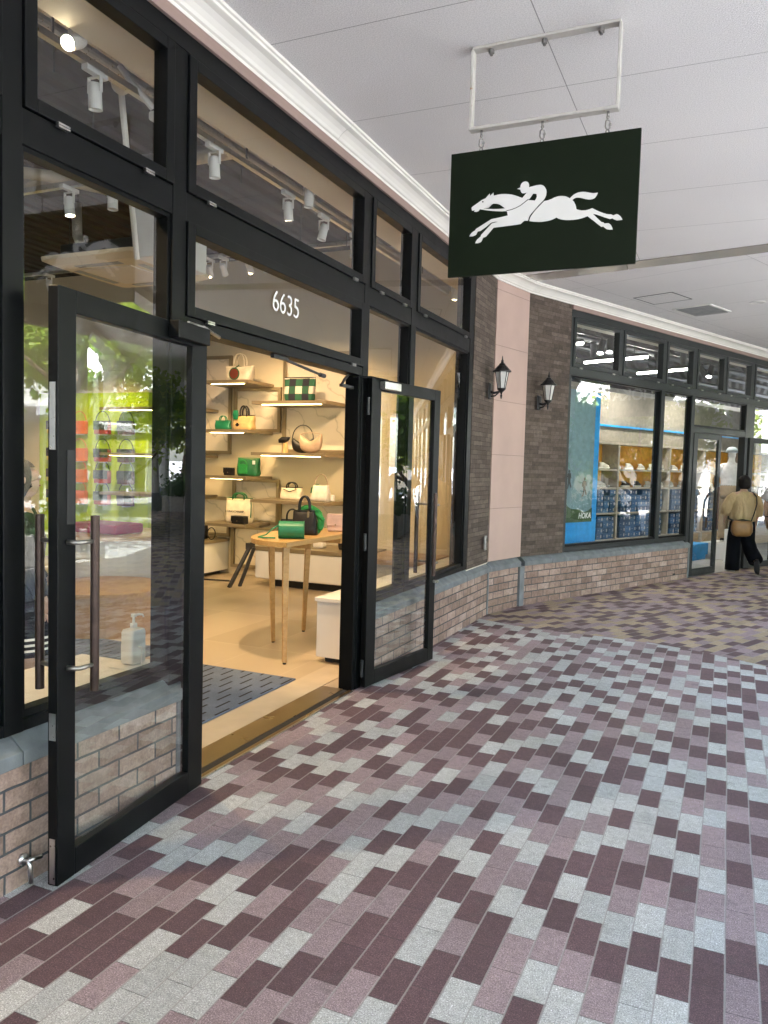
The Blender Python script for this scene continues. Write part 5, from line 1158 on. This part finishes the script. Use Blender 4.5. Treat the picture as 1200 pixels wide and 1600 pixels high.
def shoe_on(t, hl, toe, m, sm):
    h = Vector(hl); q = Vector(toe); d = (q-h).normalized(); upv = Vector((1, 0, 0)).cross(d); upv = upv if upv.z > 0 or abs(d.z) > .9 else -upv
    b = MB(); b.tube([tuple(h-d*.05), tuple(h), tuple(h+d*.07), tuple(q), tuple(q+d*.05)], [.03, .047, .047, .046, .028], 14, flat=.9); b.build('shoe', m, t, smooth=True)
    nrm = -upv if abs(d.z) < .9 else Vector((0, -1, 0)); b = MB(); b.tube([tuple(h-d*.055+nrm*.03), tuple(h+nrm*.034), tuple(q+nrm*.034), tuple(q+d*.06+nrm*.028)], [.03, .05, .052, .03], 12, flat=.35); b.build('sole', sm, t, smooth=True)
shoe_on(wp, legL[2], legL[3], 'shoe_white', 'white'); shoe_on(wp, legR[2], legR[3], 'sole_black', 'sole_black')
g = thing('shoulder_bag', 'brown slouchy shoulder bag hanging at the hip of the person in the beige blouse', 'shoulder bag', (0.24, 13.9, 0), R(22))
b = MB(); rs = []
for z, rx, ry in ((.60, .08, .03), (.62, .135, .06), (.68, .165, .075), (.76, .165, .075), (.83, .15, .06), (.855, .14, .045)): rs.append((-.10, -.235, z, rx, ry, .7))
b.loft(rs, 24); b.build('body', 'tan_bag', g, smooth=True)
b = MB(); b.tube([(-.22, -.25, .85), (-.10, -.265, .865), (.03, -.25, .85)], [.018, .026, .018], 10, flat=.6); b.build('opening', 'sole_black', g, smooth=True)
b = MB(); b.tube([(.04, -.235, .84), (.09, -.215, .98), (.135, -.19, 1.12), (.15, -.13, 1.235), (.135, -.02, 1.30), (.10, .09, 1.25), (.0, .17, 1.10), (-.15, .16, .95), (-.23, -.02, .87), (-.22, -.2, .85)], .017, 8, flat=.35); b.build('strap', 'sole_black', g, smooth=True)

# man at the picture's right edge
mp = thing('person', 'person in white t-shirt half out of view beside the sports shop door', 'person', (0.80, 13.55, 0.0), R(-35))
mL = [(-.25, -.01, 1.03), (-.26, .03, .82), (-.26, .05, .75)]; mR = [(.25, -.01, 1.03), (.26, .03, .82), (.26, .05, .75)]
k = body(mp, 'skin', 1.72, mL, mR, stand(-1, .1), stand(1, -.08), wide=1.12); face(mp, k, 0)
b = MB(); b.ball((0, -.012*k, 1.482*k), (.092*k, .1*k, .098*k), 20, 12)
dead = [v for v in b.bm.verts if v.co.y > .05*k and v.co.z < 1.52*k or v.co.z < 1.40*k]; bmesh.ops.delete(b.bm, geom=dead, context='VERTS'); b.build('hair', 'hair', mp, smooth=True)
b = MB(); b.loft([(0, 0, .80*k, .185*k, .135*k), (0, 0, .95*k, .17*k, .125*k), (0, .005*k, 1.12*k, .185*k, .13*k), (0, 0, 1.24*k, .17*k, .1*k), (0, -.003, 1.30*k, .09*k, .07*k), (0, 0, 1.32*k, .058*k, .058*k)], 26)
for A, s in ((mL, -1), (mR, 1)): e = Vector(A[0]); b.tube([(s*.13*k, 0, 1.255*k), (s*.19*k, -.005*k, 1.2*k), tuple(e*k+Vector((0, 0, .06*k)))], [.066*k, .075*k, .08*k], 16)
b.build('t_shirt', 'white_cotton', mp, smooth=True)
tr = trousers(mp, 'navy_black', stand(-1, .1), stand(1, -.08), .105, .085, .08, .05); tr.scale = (k, k, k)
for L in (stand(-1, .1), stand(1, -.08)): shoe_on(mp, [x*k for x in L[2]], [x*k for x in L[3]], 'shoe_white', 'white')
b = MB(); w_ = Vector(mL[1])*k; b.tube([(w_.x+.034*k*math.cos(R(30*i)), w_.y+.03*k*math.sin(R(30*i)), w_.z+.03) for i in range(12)], .008, 8, True); b.build('wrist_watch', 'sole_black', mp)

# mannequin
mn = thing('mannequin', 'white mannequin in t-shirt, khaki trousers and pale cap in the sports shop doorway', 'mannequin', F2(7.4, .85, 0.3), ROT2+R(-75))
aM = [(-.22, -.03, 1.02), (-.2, .08, .84), (-.19, .11, .78)]; aN = [(.22, -.03, 1.02), (.2, .08, .84), (.19, .11, .78)]
k = body(mn, 'mannequin_white', 1.78, aM, aN, stand(-1, .08), stand(1, -.06))
b = MB(); b.loft([(0, 0, .82*k, .165*k, .125*k), (0, 0, .97*k, .15*k, .115*k), (0, .005*k, 1.12*k, .165*k, .125*k), (0, 0, 1.24*k, .15*k, .095*k), (0, -.003, 1.295*k, .085*k, .065*k), (0, 0, 1.315*k, .058*k, .058*k)], 26)
for A, s in ((aM, -1), (aN, 1)): e = Vector(A[0]); b.tube([(s*.12*k, 0, 1.25*k), (s*.175*k, -.005*k, 1.19*k), tuple(e*k+Vector((0, 0, .08*k)))], [.06*k, .066*k, .07*k], 16)
b.build('t_shirt', 'white_cotton', mn, smooth=True)
tr = trousers(mn, 'khaki', stand(-1, .08), stand(1, -.06), .10, .08, .07, .07); tr.scale = (k, k, k)
for L in (stand(-1, .08), stand(1, -.06)): shoe_on(mn, [x*k for x in L[2]], [x*k for x in L[3]], 'shoe_dark', 'white')
b = MB(); b.loft([(0, 0, 1.485*k, .095*k, .10*k), (0, 0, 1.52*k, .09*k, .095*k), (0, 0, 1.56*k, .06*k, .065*k), (0, 0, 1.572*k, .01*k, .01*k)], 22); b.loft([(0, .04*k, 1.478*k, .11*k, .135*k), (0, .04*k, 1.486*k, .10*k, .12*k)], 22); b.build('cap', 'pale_blue_cap', mn, smooth=True)
t = thing('mannequin_plinth', 'low white plinth carrying the mannequin', 'plinth', F2(7.4, .85), ROT2); MB().box(-0.35, 0.45, -0.2, 0.35, 0.004, 0.30).build('block', 'white', t, 0.005)
t = thing('display_plinth', 'tall white plinth just inside the sports shop door', 'plinth', F2(6.95, 0.52), ROT2); MB().box(-0.22, 0.3, -0.1, 0.1, 0.004, 0.60).build('block', 'white', t, 0.005)

# shopper inside the boutique, behind the left window
ip = thing('person', 'person in pale top and black skirt with striped hem behind the left boutique window', 'person', (-3.62, 3.18, 0.0), R(-35))
k = body(ip, 'skin', 1.57, [(-.22, .0, 1.03), (-.20, .14, .86), (-.17, .2, .86)], [(.22, .0, 1.03), (.21, .08, .82), (.2, .1, .76)], stand(-1, .04), stand(1, -.03)); face(ip, k, 0)
b = MB(); b.ball((0, -.014, 1.478), (.096, .104, .102), 20, 12); b.loft([(0, -.04, 1.32, .07, .04), (0, -.035, 1.38, .09, .07), (0, -.02, 1.44, .098, .09)], 20)
dead = [v for v in b.bm.verts if v.co.y > .06 and abs(v.co.x) < .075 and v.co.z < 1.52]; bmesh.ops.delete(b.bm, geom=dead, context='VERTS'); b.build('hair', 'hair', ip, smooth=True)
b = MB(); b.loft([(0, 0, .90, .17, .13), (0, 0, 1.0, .16, .12), (0, .005, 1.13, .175, .13), (0, 0, 1.24, .155, .10), (0, 0, 1.3, .085, .07), (0, 0, 1.318, .058, .058)], 24)
for s, e, w_ in ((-1, (-.22, .0, 1.03), (-.2, .14, .86)), (1, (.22, .0, 1.03), (.21, .08, .83))): b.tube([(s*.13, 0, 1.25), (s*.19, 0, 1.18), e, w_], [.062, .072, .062, .045], 14)
b.build('top', 'charcoal_leather', ip, smooth=True)
b = MB(); b.loft([(0, 0, .50, .25, .2), (0, 0, .7, .22, .175), (0, 0, .9, .17, .13), (0, 0, .96, .145, .115)], 28); b.build('skirt', 'navy_black', ip, smooth=True)
b = MB()
for z in (.53, .56, .59): b.rings([[((.2515-(zz-.5)*.15)*math.cos(R(12*i)), (.2015-(zz-.5)*.125)*math.sin(R(12*i)), zz) for i in range(30)] for zz in (z, z+.013)], caps=False)
b.build('hem_stripe', 'white', ip)
for L in (stand(-1, .04), stand(1, -.03)): shoe_on(ip, L[2], L[3], 'sole_black', 'sole_black')

# ================================================================ ACROSS THE STREET (mostly seen mirrored in the glass)
def tree(loc, h, r, lm, label, seed, n=5200, leaf=0.2):
    rnd = random.Random(seed); t = thing('street_tree', label, 'tree', loc, 0, 'trees across the plaza')
    b = MB(); top = h*0.62; pts = [(0.05*math.sin(i), 0.05*math.cos(i*1.3), top*i/6) for i in range(7)]
    b.tube(pts, [0.13*(1-0.1*i) for i in range(7)], 10); limbs = []
    for i in range(9):
        a = rnd.uniform(0, 6.28); z0 = top*rnd.uniform(0.4, 0.98); l = r*rnd.uniform(0.6, 0.95); e = (l*math.cos(a), l*math.sin(a), z0+rnd.uniform(0.2, 0.42)*h)
        b.tube([(0, 0, z0), (e[0]*.5, e[1]*.5, z0+(e[2]-z0)*.35), e], [0.055, 0.035, 0.012], 7); limbs.append(e)
    b.build('trunk', 'bark', t, smooth=True)
    b = MB(); cl = [Vector(e)+Vector((rnd.gauss(0, .25), rnd.gauss(0, .25), rnd.gauss(0, .2)))*r*.5 for e in limbs for _ in range(3)]+[Vector((rnd.gauss(0, .3)*r, rnd.gauss(0, .3)*r, h*rnd.uniform(.6, .95))) for _ in range(8)]
    for i in range(n):
        c = rnd.choice(cl); p = c+Vector((rnd.gauss(0, 1), rnd.gauss(0, 1), rnd.gauss(0, .7)))*r*.2
        q = Quaternion((rnd.gauss(0, 1), rnd.gauss(0, 1), rnd.gauss(0, 1), rnd.gauss(0, 1))).normalized(); s = leaf*rnd.uniform(.6, 1.2)
        vs = [p+q @ Vector(v)*s for v in ((-.5, 0, 0), (0, -.28, .06), (.5, 0, 0), (0, .28, .06))]; b._q(vs, [(0, 1, 2, 3)])
    b.build('crown', lm, t, recalc=False); return t
ti = 0
TREES = [((5.6, 10.2, 0), 5.2, 1.9, 'leaf1', 'bright yellow green young tree opposite the boutique door'), ((8.6, 12.6, 0), 6.5, 2.4, 'leaf2', 'tall green tree across the plaza beyond the arcade'), ((6.3, 16.9, 0), 3.3, 1.5, 'leaf1', 'low yellow green tree opposite the sports shop window'),
         ((5.6, 14.5, 0), 3.4, 1.4, 'leaf2', 'compact green tree opposite the left sports shop window'), ((10.5, 21.5, 0), 5.4, 2.2, 'leaf2', 'green tree further along opposite the sports shop'), ((9.5, 26.5, 0), 4.8, 2.0, 'leaf1', 'yellow green tree far along the plaza'), ((5.5, 2.5, 0), 5.5, 2.2, 'leaf2', 'broad green tree directly across from the camera'), ((6.5, -4.5, 0), 5.5, 2.2, 'leaf1', 'yellow green tree behind the camera across the plaza')]
for i, (p, h, r, lm, lb) in enumerate(TREES): tree(p, h, r, lm, lb, 20+i)
def hedge(loc, L, rot, label, seed):
    rnd = random.Random(seed); t = thing('planter', label, 'planter', loc, rot)
    MB().box(-L/2, L/2, -0.35, 0.35, 0, 0.45).build('box', 'concrete', t, 0.01)
    b = MB()
    for i in range(int(900*L/3)):
        p = Vector((rnd.uniform(-L/2, L/2), rnd.gauss(0, .2), .45+abs(rnd.gauss(0, .28)))); q = Quaternion((rnd.gauss(0, 1), rnd.gauss(0, 1), rnd.gauss(0, 1), rnd.gauss(0, 1))).normalized()
        b._q([p+q @ Vector(v)*.13 for v in ((-.5, 0, 0), (0, -.3, .05), (.5, 0, 0), (0, .3, .05))], [(0, 1, 2, 3)])
    b.build('foliage', 'leaf3', t, recalc=False)
hedge((4.6, 8.2, 0), 3.0, R(80), 'concrete planter of dark shrubs at the edge of the plaza', 3); hedge((5.6, 15.2, 0), 3.0, R(60), 'concrete planter of dark shrubs opposite the sports shop', 4); hedge((8.0, 23, 0), 4.0, R(66), 'long concrete planter of shrubs far along the plaza', 5)
t = thing('street_lamp', 'tall grey street lamp with a glass lantern head on the plaza', 'street lamp', (4.3, 9.4, 0))
MB().lathe([(0.14, 0), (0.14, 0.25), (0.09, 0.3), (0.075, 0.9), (0.055, 1.0), (0.045, 3.3), (0.07, 3.34), (0.03, 3.4)], 16).build('post', 'grey_paint', t); MB().lathe([(0.09, 3.42), (0.16, 3.85), (0.01, 3.86)], 8).build('lantern_glass', 'frost', t); MB().lathe([(0.19, 3.86), (0.12, 3.98), (0.02, 4.12)], 8).build('lantern_cap', 'grey_paint', t)
b = MB(); b.cyl((-0.35, 0, 2.6), (0.35, 0, 2.6), 0.015); b.build('banner_arm', 'grey_paint', t)
t = thing('opposite_building', 'pale two-storey arcade building across the plaza with balcony railing and blue awning', 'building', (17.0, 18.0, 0), R(-4))
b = MB(); b.box(0, 8, -30, 24, 3.2, 7.6); b.box(2.0, 8, -30, 24, 0, 3.2)
for y in range(-29, 25, 4): b.box(0.0, 0.5, y-0.25, y+0.25, 0, 3.2)
b.build('wall', 'render_white', t)
for y in range(-27, 24, 4):
    MB().box(-0.03, 0.02, y-0.8, y+0.8, 4.6, 6.4).build('window', 'dark_metal', t)
    MB().box(1.95, 1.99, y-1.6, y+1.6, 0.2, 2.8).build('shop_window', 'dark_metal' if y % 3 == 0 else 'cream', t)
b = MB()
for k in range(180): y = -29.5+k*0.3; b.box(-0.6, -0.58, y, y+0.02, 3.3, 4.3)
b.box(-0.62, -0.56, -30, 24, 4.3, 4.36); b.box(-0.62, 0, -30, 24, 3.2, 3.3); b.build('balcony_railing', 'white', t)
b = MB()
for y in (-18, -6, 6): b.prism([(0.0, 3.15), (-1.6, 2.75), (-1.6, 2.55), (-1.55, 2.55), (-1.55, 2.72), (0.0, 3.1)], y-2.5, y+2.5, lambda a, c, h: (a, h, c))
b.build('awning', 'render_white', t)
t = thing('parasol', 'white canvas canopy on the plaza opposite the sports shop', 'canopy', (10.2, 18.6, 0)); MB().lathe([(3.7, 2.7), (3.7, 2.95), (0.05, 5.9), (0.01, 5.9)], 8).build('canvas', 'white_cotton', t); b = MB(); b.cyl((0, 0, 0), (0, 0, 5.88), 0.04); b.build('pole', 'grey_paint', t)
